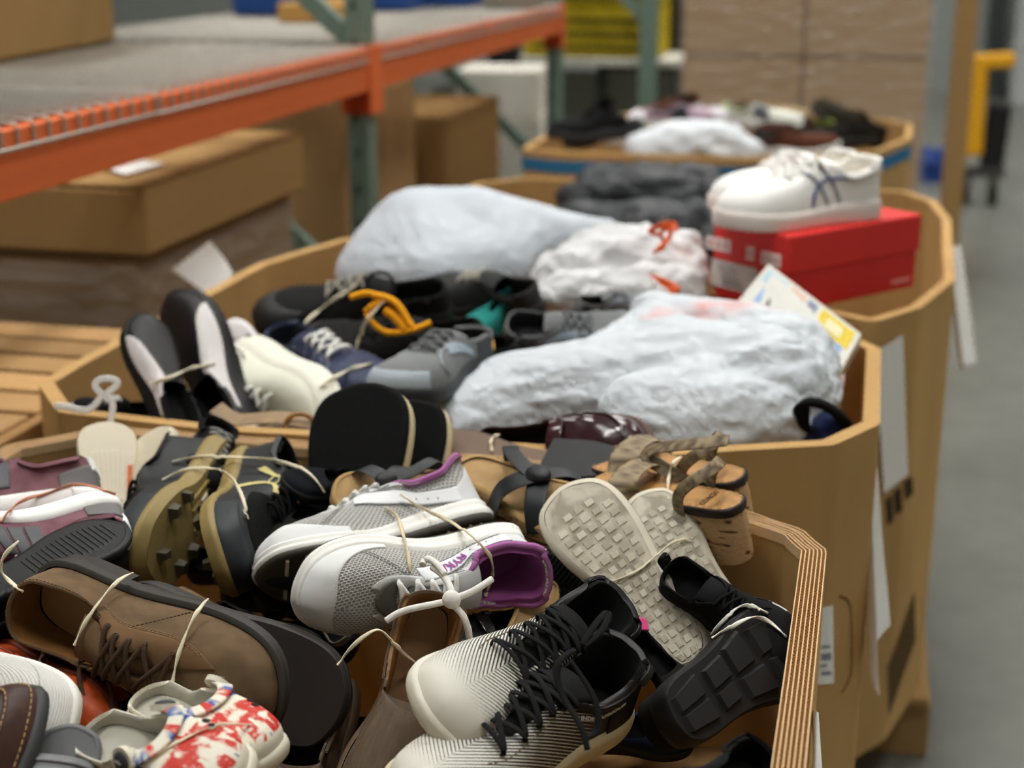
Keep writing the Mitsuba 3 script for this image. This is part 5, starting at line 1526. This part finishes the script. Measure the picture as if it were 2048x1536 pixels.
def plastic_bag(label, chains, col='e4e8ec', amp=.016, k=9, centre=None, seed=0, edge=.011, tint=None, base='plastic_bag', cat='plastic bag', cmix=None):
    t = thing(base, label, cat)
    v, f = blob(chains, edge)
    v = creased(v, f, amp, k, centre, seed)
    c = np.tile(hx(col), (len(v), 1))
    if tint is not None:
        p, rad, tc = tint
        w = np.clip(1.3 - np.min([np.linalg.norm(v - np.asarray(q), axis=1) for q in p], 0) / rad, 0, 1) * np.clip(meshkit.fbm(v * 22, 2, 3) * 2 - .4, 0, 1)
        c = c * (1 - w[:, None]) + hx(tc) * w[:, None]
    put(t + '__sack', (v, f), 'bag', c)
    return t


# big white bags in the second bin
B1 = plastic_bag('front white drawstring bag in the second bin, pink tinted at its top folds', [
    [ball(925, 850, 2.10, .042), ball(1040, 810, 2.15, .075), ball(1190, 800, 2.17, .085), ball(1380, 790, 2.14, .105), ball(1530, 790, 2.10, .095), ball(1580, 810, 2.08, .05)],
    [ball(1190, 800, 2.17, .08), ball(1310, 740, 2.26, .085), ball(1325, 655, 2.32, .045), ball(1420, 665, 2.30, .045), ball(1500, 720, 2.22, .08), ball(1575, 730, 2.17, .07)],
    [ball(1300, 850, 2.06, .075), ball(1420, 850, 2.04, .08), ball(1530, 840, 2.05, .065)],
    [ball(1310, 740, 2.26, .085), ball(1420, 850, 2.04, .08), ball(1380, 790, 2.14, .105)],
    [ball(1575, 730, 2.17, .07), ball(1630, 770, 2.10, .032), ball(1655, 800, 2.07, .012)], [ball(1530, 840, 2.05, .065), ball(1575, 830, 2.06, .04), ball(1600, 800, 2.08, .03)],
    [ball(1305, 625, 2.33, .03), ball(1400, 640, 2.30, .03), ball(1500, 665, 2.26, .035), ball(1600, 705, 2.18, .035), ball(1640, 755, 2.09, .02)]], col='cdd3da', amp=.014, centre=at(1740, 700, 2.12), seed=2, edge=.0075, k=11,
    tint=([at(x, y, 2.22) for x, y in ((1330, 605), (1400, 618), (1470, 640), (1540, 662), (1600, 690), (1650, 750), (1670, 805))], .040, 'dc8a80'))
sheet(B1 + '__knot_tail', at(1655, 700, 2.16), at(1690, 750, 2.13), at(1680, 820, 2.11), at(1640, 770, 2.12), 'f0d2cc', mat='bag', curl=.02)
B2 = plastic_bag('large smooth white plastic bag at the back of the second bin below the green upright', [
    [ball(760, 545, 2.80, .075), ball(850, 490, 2.85, .115), ball(940, 480, 2.85, .10), ball(1050, 490, 2.85, .07), ball(1150, 470, 2.86, .03), ball(1215, 455, 2.86, .012)],
    [ball(850, 490, 2.85, .115), ball(870, 560, 2.74, .085), ball(1000, 535, 2.78, .07)], [ball(750, 550, 2.80, .07), ball(870, 560, 2.74, .085), ball(850, 490, 2.85, .115)], [ball(940, 480, 2.85, .10), ball(1000, 535, 2.78, .07), ball(1050, 490, 2.85, .07)]], col='c4cbd4', amp=.016, k=3.5, seed=6)
B3 = plastic_bag('white drawstring bag with bright orange ties beside the red shoe box', [
    [ball(1120, 560, 2.66, .045), ball(1200, 530, 2.68, .055), ball(1300, 530, 2.70, .055), ball(1360, 550, 2.70, .05)],
    [ball(1180, 490, 2.74, .03), ball(1300, 490, 2.74, .03), ball(1370, 490, 2.74, .02)], [ball(1110, 590, 2.6, .03), ball(1350, 590, 2.64, .05)]], col='d8d8da', amp=.028, k=12, seed=9, edge=.008,
    tint=([at(1210, 515, 2.68), at(1350, 520, 2.68)], .03, 'e8a090'))
for pts, w_ in ((((1305, 505), (1330, 490), (1322, 465), (1340, 458), (1335, 480), (1315, 500)), .010), (((1285, 555), (1300, 562), (1330, 575), (1350, 590)), .034), (((1318, 470), (1300, 462), (1312, 455), (1345, 448), (1350, 462)), .012)):
    P = spline([at(x, y, 2.60 - .008 * i) for i, (x, y) in enumerate(pts)], 24)
    put(B3 + '__orange_tie', ribbon(P, -FW, np.linspace(.6, 1, 24) * w_, .004), 'bag', 'e2581c')
m = trimesh.creation.cylinder(.006, .004, sections=16)
put(B3 + '__tie_hole', move((np.array(m.vertices), m.faces), np.stack([RT, UP, -FW], 1), at(1307, 573, 2.565)), 'paper', 'e8e4e0', smooth=False)
plastic_bag('dark grey plastic sheet bunched over the back of the third bin below the blue stripe', [
    [ball(1160, 405, 3.62, .05), ball(1250, 398, 3.60, .065), ball(1350, 402, 3.58, .065), ball(1440, 412, 3.56, .055)], [ball(1180, 375, 3.72, .04), ball(1300, 368, 3.72, .05), ball(1420, 378, 3.7, .045)],
    [ball(1160, 470, 3.45, .07), ball(1300, 470, 3.4, .08), ball(1430, 470, 3.4, .07)]], col='34373b', amp=.03, k=9, seed=4, edge=.016, cat='plastic sheet')

# the printed packet behind the front bag
t = thing('insole_packet', 'light blue and yellow printed packet standing askew at the right rim of the second bin', 'packet')
QA, QB, QC, QD = at(1537, 528, 2.44), at(1722, 668, 2.33), at(1650, 800, 2.26), at(1445, 640, 2.40)
nq = np.cross(QB - QA, QD - QA); nq /= np.linalg.norm(nq)
nq = nq if nq @ FW < 0 else -nq
qp = lambda u, w, o=0.0: QA + (QB - QA) * u + (QD - QA) * w + (QC - QB - QD + QA) * u * w + nq * o
c8 = np.array([qp(u, w, o) for o in (0, -.022) for u, w in ((0, 0), (1, 0), (1, 1), (0, 1))])
put(t + '__carton', hullmesh(c8), 'gloss', 'e3e3dc', smooth=False)


def printed(u0, u1, w0, w1, col, o=.0012):
    u = np.linspace(u0, u1, 4)[:, None, None]; w = np.linspace(w0, w1, 4)[None, :, None]
    P = QA + (QB - QA) * u + (QD - QA) * w + (QC - QB - QD + QA) * u * w + nq * o
    put(t + '__print', grid(P), 'gloss', col, smooth=False)


for a in ((.10, .92, .30, .62, '8fb2e2'), (.04, .26, .06, .24, 'b9d3e4'), (.30, .46, .05, .22, 'e8c0ae'), (.48, .58, .05, .24, '8a92aa'), (.62, .96, .04, .30, 'e9cf3a'), (.62, .92, .72, .95, '6e7cc4'), (.06, .3, .7, .92, 'd8a8b0'), (.34, .56, .7, .92, 'a8cbb8')):
    printed(*a)
printed(.20, .32, .36, .56, '20252e', .002)
printed(.70, .86, .10, .24, 'f3ecc0', .002)
for k in range(3):
    printed(.42, .74, .36 + .09 * k, .40 + .09 * k, 'dfe8f4', .002)

# ---------------------------------------------------------------- red shoe box with the white sneakers on it
BX = rz(math.radians(7.0))
t = thing('shoe_box', 'bright red shoe box with white size label, set across the bin rims', 'box')
p0 = level(1572, 629, .985)
exn = level(1834, 573, .985) - p0; ang = math.atan2(exn[1], exn[0])
RB = rz(ang)
LX, LY, LZ = np.linalg.norm(exn), min(.24, np.linalg.norm(level(1393, 597, .985) - p0)), .132
put(t + '__body', move(move(cbox((LX - .008, LY - .008, LZ * .60), .002), None, (LX / 2, LY / 2, LZ * .30)), RB, p0), 'satin', 'd42a2a', smooth=False)
put(t + '__lid', move(move(cbox((LX, LY, LZ * .5), .003), None, (LX / 2, LY / 2, LZ * .76)), RB, p0), 'satin', 'dc302e', smooth=False)
put(t + '__size_label', move(move(cbox((.0016, .11, .048), .0004), None, (.0030, .128, .042)), RB, p0), 'paper', 'ded6d4', smooth=False)
tag(t + '__size_label', 'white size label')
for k in range(5):
    put(t + '__label_print', move(move(cbox((.0016, .05 - .006 * (k % 3), .0035), .0004), None, (.0018, .13 + .004 * k, .026 + .008 * k)), RB, p0), 'paper', '6a6264' if k < 2 else 'a09a9a', smooth=False)
for y, w_, z_ in ((.165, .060, .094), (.088, .018, .090), (.040, .044, .088)):
    put(t + '__lid_print', move(move(cbox((.0016, w_, .022), .0004), None, (-.0004, y, z_)), RB, p0), 'paper', 'f0e6e4', smooth=False)
    for k in range(3):
        put(t + '__lid_mark', move(move(cbox((.0016, w_ * .16, .012), .0003), None, (-.0012, y - w_ * .3 + w_ * .3 * k, z_)), RB, p0), 'paper', 'c98a88', smooth=False)
put(t + '__side_print', move(move(cbox((.05, .0016, .008), .0004), None, (LX - .045, .0034, .016)), RB, p0), 'paper', 'e0928e', smooth=False)
ZB = .985 + LZ * 1.01
for i, (h, t_, l) in enumerate(((((1745, 432)), (1440, 462), 'white leather sneaker with crossed dark blue side stripes, nearer one on the red shoe box'), ((1700, 405), (1420, 425), 'white leather sneaker on the red shoe box, farther one behind its striped mate'))):
    s = plain(thing('white_sneaker', l, 'shoe'), level(h[0], h[1], ZB + .0005), level(t_[0], t_[1], ZB + .0005), (0, 0, 1), 1 if i == 0 else -1, 'f3f2ef', 'e8e4dc', 'eee4de', mat='leather', n=130, nt=20, L=.285, W=.102, lace='f4f4f2', spring=.006, bottom='d8cfc4', heel_h=.026, fore_h=.022,
              top=((0, .092), (.06, .094), (.15, .080), (.25, .074), (.36, .088), (.45, .094), (.6, .07), (1, .065)))
    NV = '28336e'
    for sd in (1, -1):
        s.line('dark_stripe', [s.s_of(.10, sd), s.s_of(.20, sd), s.s_of(.34, sd)], [.93, .74, .55], .0034, 'leather', NV, off=.001, flat=.4)
        s.line('dark_stripe', [s.s_of(.34, sd), s.s_of(.46, sd), s.s_of(.52, sd)], [.55, .42, .10], .0034, 'leather', NV, off=.001, flat=.4)
        s.line('dark_stripe', [s.s_of(.56, sd), s.s_of(.47, sd), s.s_of(.40, sd)], [.78, .42, .10], .0030, 'leather', NV, off=.001, flat=.4)
        s.line('dark_stripe', [s.s_of(.45, sd), s.s_of(.38, sd), s.s_of(.32, sd)], [.80, .5, .12], .0030, 'leather', NV, off=.001, flat=.4)
        s.line('gold_stripe', [s.s_of(.44, sd), s.s_of(.41, sd)], [.88, .72], .0026, 'leather', 'b99a4a', off=.0014, flat=.4)
    s.patch('heel_tab', -s.s_of(.05, 1), s.s_of(.05, 1), .5, .97, .003, 'leather', 'f4f2ee', ns=14)

# ---------------------------------------------------------------- shoes in the second bin
HK = []
for h, t_, up, sd, l in (((985, 740, 2.30), (590, 738, 2.36), (.02, .80, .60), 1, 'black hiking shoe with a bright yellow pull tongue in the second bin'),
                         ((905, 655, 2.52), (515, 665, 2.52), (.0, .85, .5), -1, 'black hiking shoe behind its yellow tongued mate, grey laces showing')):
    s = plain(thing('hiking_shoe', l, 'shoe'), at(*h), at(*t_), cam(*up), sd, '1b1b1c', '0e0e0e', '18181a', L=.30, W=.112, lace='8e8a80' if sd < 0 else '1d1d1e', n=100, heel_h=.032, fore_h=.024)
    s.patch('toe_cap', s.s_of(.78, 1), s.s_of(.78, -1), .0, .5, .002, 'rubber', '222324', ns=40)
    if sd > 0:
        HK = s
        s.line('yellow_edge', list(np.linspace(-s.s_of(.06, 1), s.s_of(.06, 1), 9)), [.0, .05, .08, .1, .1, .1, .08, .05, .0], .0040, 'rubber', 'e0a02a', off=.004)
Y = 'f0a51c'
for pts, r in ((((700, 595), (745, 588), (760, 600), (735, 620), (750, 650), (775, 665), (840, 655), (862, 645)), .0085), (((745, 590), (790, 605), (815, 640), (825, 655)), .010), (((770, 620), (795, 640), (810, 660)), .012)):
    put(HK.key + '__yellow_tongue', tube(spline([at(x, y, 2.20 - .0005 * i) for i, (x, y) in enumerate(pts)], 30), r * .9, 8, .6), 'fabric', Y)
put(HK.key + '__heel_loop', tube(spline([at(x, y, 2.40) for x, y in ((735, 590), (738, 555), (765, 545), (785, 560), (788, 590))], 24), .0032, 7), 'fabric', '1c1d20')
GR = []
for h, t_, up, sd, l in (((965, 735, 2.24), (772, 822, 2.02), (-.35, .55, .75), 1, 'grey running shoe with pale blue flashes, nose towards the black slippers in the second bin'),
                         ((1010, 690, 2.36), (1290, 690, 2.34), (-.1, .62, .78), -1, 'grey running shoe with pale blue flashes left of the front white bag'),
                         ((1150, 640, 2.50), (1300, 620, 2.56), (-.3, .7, .6), 1, 'dark grey running shoe leaning under the white bag with orange ties')):
    s = plain(thing('running_shoe', l, 'shoe'), at(*h), at(*t_), cam(*up), sd, '7a7c7d', '262729', '3a3b3d', L=.285, W=.108, lace='6a6c6e', n=100, nt=18, mottle=.06)
    for sd2 in (1, -1):
        s.patch('blue_flash', s.s_of(.30, sd2), s.s_of(.55, sd2), lambda u: .25 + .25 * u, lambda u: .38 + .42 * u, .002, 'gloss', 'a7b4c2', ns=20)
        s.patch('heel_panel', s.s_of(.02, sd2), s.s_of(.24, sd2), .05, .85, .0018, 'fabric', '4e4f52', ns=20)
        s.line('swirl', [s.s_of(.50, sd2), s.s_of(.62, sd2), s.s_of(.70, sd2), s.s_of(.64, sd2)], [.7, .75, .45, .2], .0022, 'gloss', '9aa0a6', off=.001)
    s.patch('toe_cap', s.s_of(.84, 1), s.s_of(.84, -1), .0, .36, .002, 'gloss', 'a3acb5', ns=30)
TL = plain(thing('sneaker', 'teal sneaker with only its open collar showing before the big white bag', 'shoe'), at(1062, 600, 2.58), at(930, 690, 2.52), cam(.1, .8, .6), 1, '2e8f87', '0c4a46', '1f6f69', L=.26, W=.10)
plain(thing('sneaker', 'dark grey sneaker behind the teal collar, its laces pale', 'shoe'), at(1085, 640, 2.52), at(860, 600, 2.66), cam(-.1, .8, .6), -1, '3a3b3c', '161617', '2a2a2b', L=.28, W=.10, lace='a8a49a')
plain(thing('sneaker', 'black shoe with a dark round opening between the two grey runners', 'shoe'), at(1050, 720, 2.32), at(880, 720, 2.38), cam(.1, .7, .7), 1, '2a2b2c', '0b0b0b', '1c1c1d', L=.27, W=.105)

# black shoes on end with white side panels
for h, t_, up, sd, l, wx in (((350, 905, 2.03), (268, 652, 2.14), (.72, .05, .68), 1, 'black slip sneaker standing toe up with a white side panel, left and lower one', 1),
                         ((520, 900, 2.10), (378, 598, 2.24), (-.68, .15, .72), -1, 'black slip sneaker standing toe up with a long white side panel, right one', -1)):
    s = plain(thing('slip_shoe', l, 'shoe'), at(*h), at(*t_), cam(*up), sd, '0d0d0f', '0b0b0c', '121214', L=.29, W=.098, n=120, nt=18, mat='leather', top=((0, .06), (.2, .052), (.45, .058), (.62, .06), (1, .055)), front=.40)
    side = -1
    s.patch('white_panel', s.s_of(.16, 1), s.s_of(.80, 1), .02, lambda u: .30 + .62 * np.sin(np.pi * np.clip(u * .92 + .04, 0, 1)) ** .6, .003, 'gloss', 'dcd8d8', ns=40, nt=9, label='white side panel')
SB = plain(thing('sneaker', 'black sneaker with a big white lace bow at the left corner of the second bin', 'shoe'), at(290, 850, 2.12), at(140, 830, 2.06), cam(-.1, .85, .5), 1, '151516', '0b0b0c', 'b0b4b4', L=.26, W=.095, lace='f0f0ee')
for pts in (((205, 790), (175, 820), (140, 815), (110, 812)), ((210, 785), (225, 810), (220, 850), (222, 862)), ((205, 790), (190, 770), (205, 758), (235, 765), (212, 788))):
    P = spline([at(x, y, 1.985) for x, y in pts], 24)
    put(SB.key + '__lace_bow', ribbon(P, -FW, .009, .003), 'fabric', 'f0f0ee')
CW = None
for h, t_, up, sd, c, l in (((520, 700, 2.28), (718, 858, 2.06), (-.55, -.35, .75), 1, 'dcdccb', 'cream leather sneaker with a creased side, nose down to the black slippers'),
                            ((560, 730, 2.30), (775, 830, 2.12), (.25, .65, .7), -1, '2b3350', 'navy blue sneaker with pale stitch lines behind the cream sneaker')):
    s = plain(thing('sneaker', l, 'shoe'), at(*h), at(*t_), cam(*up), sd, c, '2a2c34', 'e4e2d4', mat='leather', L=.27, W=.10, n=110, nt=16, lace='e8e8e4', heel_h=.034, fore_h=.030)
    if sd < 0:
        for x in (.35, .45, .55, .65, .75):
            s.line('pale_stitching', [s.s_of(x, 1), s.s_of(x, 1)], [.1, .95], .0012, 'fabric', '8f94a6', dash=.006, off=.001)
            s.line('pale_stitching', [s.s_of(x, -1), s.s_of(x, -1)], [.1, .95], .0012, 'fabric', '8f94a6', dash=.006, off=.001)
# tan strappy sandals
t = thing('strappy_sandal', 'tan leather strap sandal with a ring, flattened between the white panels and the black slipper', 'sandal')
for pts, w_ in ((((432, 815), (470, 838), (540, 835), (640, 850)), .026), (((440, 860), (500, 868), (560, 862), (600, 872), (630, 890)), .030), (((425, 830), (432, 850), (445, 868)), .03)):
    P = spline([at(x, y, 2.0 - .02 * i / 3) for i, (x, y) in enumerate(pts)], 30)
    r_ = ribbon(P, UP * .8 - FW * .6, w_, .004); put(t + '__strap', r_, 'leather', blotch(r_[0], '9a7f5e', 60, .2, 2))
a = np.linspace(0, 2 * np.pi, 33)[:-1]
for cx, cy, rx, ry in ((600, 850, 28, 22), (590, 888, 34, 12)):
    put(t + '__ring', tube(np.array([at(cx + rx * math.cos(k), cy + ry * math.sin(k), 1.975) for k in a]), .0036, 6, closed=True), 'leather', '9c6c38')
s = Shoe(t, at(650, 900, 1.99), at(430, 880, 2.02), cam(.0, .9, .4), L=.17, W=.07, heel_h=.012, fore_h=.012)
s.sole('sole', [(1, 0), (.8, .002), (0, .0)], 'leather', 'b6a88a', bottom='sole_bottom'); s.cap('footbed', 1, z=.0005, mat='leather', col='c4b698')
# navy cloth and a black strap at the right corner
t = thing('trekking_sandal', 'black padded strap and navy cloth sticking up at the second bin\'s right corner', 'sandal')
put(t + '__strap', tube(spline([at(x, y, d) for x, y, d in ((1614, 880, 2.03), (1602, 832, 1.99), (1612, 806, 1.98), (1650, 812, 1.98), (1686, 840, 1.99), (1694, 880, 2.03))], 36), .012, 9, .6), 'fabric', '101012')
v, f = blob([[ball(1625, 878, 2.02, .022), ball(1658, 868, 2.02, .026), ball(1680, 885, 2.03, .022)]], .008)
put(t + '__cloth', (creased(v, f, .012, 30, None, 2), f), 'fabric', blotch(v, '1d2238', 60, .5, 3, other='242e58'))

# filling of the second bin, so that no floor shows between the shoes
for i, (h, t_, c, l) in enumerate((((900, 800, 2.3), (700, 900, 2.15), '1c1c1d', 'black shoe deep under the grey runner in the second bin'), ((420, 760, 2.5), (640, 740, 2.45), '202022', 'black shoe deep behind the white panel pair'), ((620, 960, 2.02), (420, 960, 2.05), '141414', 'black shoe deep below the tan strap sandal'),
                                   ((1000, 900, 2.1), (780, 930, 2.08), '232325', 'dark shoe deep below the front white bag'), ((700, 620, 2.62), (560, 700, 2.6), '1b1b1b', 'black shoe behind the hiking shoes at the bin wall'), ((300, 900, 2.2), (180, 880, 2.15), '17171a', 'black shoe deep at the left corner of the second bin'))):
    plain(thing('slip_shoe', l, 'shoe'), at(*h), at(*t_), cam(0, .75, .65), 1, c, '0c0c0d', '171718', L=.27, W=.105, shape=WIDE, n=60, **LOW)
plain(thing('sneaker', 'white mesh sneaker tip between the white panel and the cream sneaker', 'shoe'), at(560, 730, 2.34), at(455, 655, 2.36), cam(-.2, .5, .85), 1, 'e4e0e2', 'b8b4b8', 'e8e6e4', L=.25, W=.095)

# ---------------------------------------------------------------- the farthest bin's heap
FAR = (((1250, 275, 4.75), (1105, 285, 4.62), 'black athletic shoe at the left end of the farthest bin', '121214', 'sneaker'),
       ((1225, 235, 5.0), (1165, 290, 4.85), 'black ankle boot standing in the farthest bin behind the black shoe', '141416', 'ankle_boot'),
       ((1290, 262, 4.95), (1415, 255, 4.95), 'lilac and grey running shoe on top of the farthest bin', 'b9a3b4', 'running_shoe'),
       ((1440, 250, 4.98), (1605, 265, 4.9), 'white running shoe with lime green collar in the farthest bin', 'd9dcd2', 'running_shoe'),
       ((1460, 245, 5.25), (1545, 250, 5.25), 'tan suede shoe at the back of the farthest bin', 'a08a68', 'sneaker'),
       ((1760, 300, 5.1), (1670, 250, 5.15), 'dark olive boot leaning at the right of the farthest bin', '2e2b22', 'ankle_boot'),
       ((1660, 285, 4.95), (1580, 285, 4.9), 'dark red brown shoe right of the lime green collar', '3c241c', 'sneaker'),
       ((1500, 320, 4.75), (1620, 310, 4.72), 'brown leather shoe in front of the white running shoe, farthest bin', '5a3628', 'sneaker'),
       ((1400, 225, 5.2), (1330, 245, 5.15), 'reddish brown shoe behind the lilac running shoe', '5c3a30', 'sneaker'),
       ((1740, 290, 4.85), (1640, 300, 4.80), 'dark shoe against the right front rim of the farthest bin', '232120', 'sneaker'),
       ((1200, 290, 5.0), (1330, 285, 5.0), 'black shoe deep under the lilac running shoe', '1a1a1b', 'sneaker'))
for h, t_, l, c, b in FAR:
    z = -.02
    L = np.linalg.norm(at(*h) - at(*t_))
    s = plain(thing(b, l, 'shoe'), at(*h), at(*h) + (at(*t_) - at(*h)) / L * .28, cam(-.05, .93, .3), 1, c, '151515', '2a2a2a' if 'white' not in l and 'lilac' not in l else 'e0e0dc', L=.28, W=.105, n=60, nt=12)
    if 'lime' in l:
        s.patch('lime_collar', -s.s_eye(.3, 1), s.s_eye(.3, 1), .7, .99, .003, 'fabric', 'a8c832', ns=30); s.patch('grey_flash', s.s_of(.4, -1), s.s_of(.6, -1), .2, .8, .003, 'fabric', '5c6068', ns=10)
    if 'lilac' in l:
        s.patch('dark_panel', s.s_of(.3, -1), s.s_of(.5, -1), .1, .8, .003, 'fabric', '3a3a40', ns=10); s.patch('white_toe', s.s_of(.8, 1), s.s_of(.8, -1), .0, .6, .003, 'fabric', 'e0dde2', ns=20)
plastic_bag('flat white plastic bag on the front rim of the farthest bin', [[ball(1280, 300, 4.60, .045), ball(1360, 290, 4.62, .065), ball(1440, 288, 4.62, .06), ball(1500, 300, 4.6, .035)]], col='dfe5ec', amp=.03, k=9, seed=14, edge=.02)
FILL3 = ((-.80, 3.42, .62), (-.55, 3.55, .62), (-.32, 3.40, .66), (-.68, 3.2, .62), (-.42, 3.18, .66), (-.18, 3.1, .62))
for i, (x, y, z) in enumerate(FILL3):
    plain(thing('slip_shoe', f'dark shoe low in the third bin behind the red box, {("first", "second", "third", "fourth", "fifth", "sixth")[i]} from the left', 'shoe'), (x, y, z), (x + .2, y + .12 - .05 * i, z + .02), (0, .1, 1), 1, '26262a', '0c0c0d', '171718', L=.27, W=.105, n=50, nt=10, **LOW)

# ---------------------------------------------------------------- rubber bands that hold the pairs
band('pale rubber band across the opening of the brown suede derby, twisted along its sole', [(150, 1290), (175, 1240), (215, 1185), (255, 1152), (320, 1146), (420, 1156)], [D1.key, D2.key])
band('pale rubber band over the toe of the brown suede derby', [(345, 1372), (358, 1310), (395, 1225), (430, 1190), (480, 1180), (540, 1192), (590, 1225)], [D1.key, D2.key])
band('tan rubber band over the toes of the white running shoes', [(770, 1015), (790, 1030), (806, 1070), (815, 1110), (820, 1145)], [R1.key, R2.key], col='d8c8a8')
band('tan rubber band over the heels of the white running shoes, past the purple lining', [(800, 990), (850, 1020), (920, 1055), (950, 1080), (980, 1115), (984, 1150), (970, 1195)], [R1.key, R2.key], col='d8c8a8')
band('pale rubber band stretched over the opening of the brown slip-on', [(675, 1330), (700, 1298), (735, 1268), (758, 1260), (790, 1290), (830, 1325), (860, 1348)], [S1.key, D2.key], d=1.42)
band('pale rubber band around the black and gold cleats', [(325, 962), (360, 945), (420, 937), (450, 945), (480, 985), (495, 1040)], ['football_cleat'])
band('thin pale rubber band over the far end of the black and gold cleats', [(345, 925), (400, 915), (500, 917), (570, 925), (620, 950), (648, 985)], ['football_cleat', T3.key], d=1.75)
band('pale rubber band around the cream tread block soles', [(1212, 1168), (1270, 1145), (1320, 1105), (1360, 1080), (1388, 1078)], ['sneaker'], r=.0016)
band('white rubber band over the black suede sneakers', [(1412, 1285), (1440, 1250), (1480, 1215), (1505, 1213), (1535, 1228)], [P1.key, P2.key], col='f0ede2')
band('white rubber band over the padded black sole by the rim', [(1425, 1278), (1470, 1250), (1500, 1236), (1530, 1240), (1572, 1275)], [P1.key, P2.key], col='f0ede2')
band('pale rubber band around the turned over black slip shoe', [(38, 1082), (10, 1110), (2, 1140), (20, 1165), (45, 1182)], [G1.key, G2.key, D1.key], d=1.45)
band('pale rubber band across both painted clogs', [(288, 1530), (350, 1490), (400, 1465), (450, 1450), (500, 1452)], [L1.key, L2.key], r=.0014)
band('pale rubber band around the rust orange flats', [(78, 1328), (86, 1308), (100, 1296), (115, 1292)], ['ballet_flat'])
band('dusty orange rubber band over the pink running shoes', [(0, 1045), (40, 1005), (100, 985), (150, 970), (230, 990)], ['running_shoe'], col='c98a6a')
band('white rubber band across the wedge sandals', [(1335, 1010), (1337, 965), (1345, 930), (1362, 915)], ['wedge_sandal'])
band('white rubber band around the burgundy loafers', [(985, 905), (982, 885), (990, 872), (1000, 866)], ['loafer'], r=.0022)
band('white rubber band joining the two black sneakers with white panels', [(300, 768), (340, 755), (380, 738), (430, 728)], ['slip_shoe'], r=.0028, d=2.02)
band('white rubber band over the left of the black hiking shoes', [(598, 685), (605, 655), (640, 620), (690, 585), (725, 562)], ['hiking_shoe'], r=.003, d=2.3)
band('white rubber band under the yellow tongue of the hiking shoes', [(705, 725), (715, 690), (735, 640), (770, 600)], ['hiking_shoe'], r=.003, d=2.25)
band('white rubber band over the navy and cream sneakers', [(640, 775), (690, 745), (745, 728)], ['sneaker'], r=.0032, d=2.05)
# the running shoe's untied lace
for pts in ([(865, 1135, 1.46), (885, 1150, 1.445), (902, 1180, 1.43), (905, 1200, 1.425)], [(905, 1200, 1.425), (860, 1210, 1.42), (800, 1225, 1.42), (772, 1242, 1.42)], [(905, 1198, 1.422), (940, 1185, 1.42), (984, 1158, 1.43)], [(900, 1205, 1.425), (925, 1230, 1.42), (938, 1270, 1.43), (940, 1295, 1.44)],
            [(845, 1130, 1.465), (850, 1120, 1.47), (870, 1125, 1.455), (890, 1150, 1.44)]):
    P = spline([at(*q) for q in pts], 36)
    put(R1.key + '__loose_lace', tube(P, .0034, 8), 'fabric', blotch(tube(P, .0034, 8)[0], 'e6e3dd', 200, .1, 1))
m = trimesh.creation.icosphere(3, 1.0)
put(R1.key + '__lace_knot', (m.vertices * (.009, .008, .009) + at(903, 1199, 1.42), m.faces), 'fabric', 'e2dfd8')
for pts in ([(1165, 1290, 1.27), (1190, 1250, 1.28), (1215, 1225, 1.29), (1210, 1250, 1.28), (1170, 1292, 1.27)], [(1150, 1300, 1.27), (1115, 1330, 1.26), (1130, 1400, 1.25), (1160, 1450, 1.24), (1175, 1500, 1.235)], [(1140, 1320, 1.265), (1180, 1380, 1.26), (1195, 1420, 1.255), (1190, 1465, 1.25), (1165, 1475, 1.245)]):
    P = spline([at(*q) for q in pts], 36)
    put(C2.key + '__loose_lace', tube(P, .0036, 8, .5), 'fabric', '19191a')
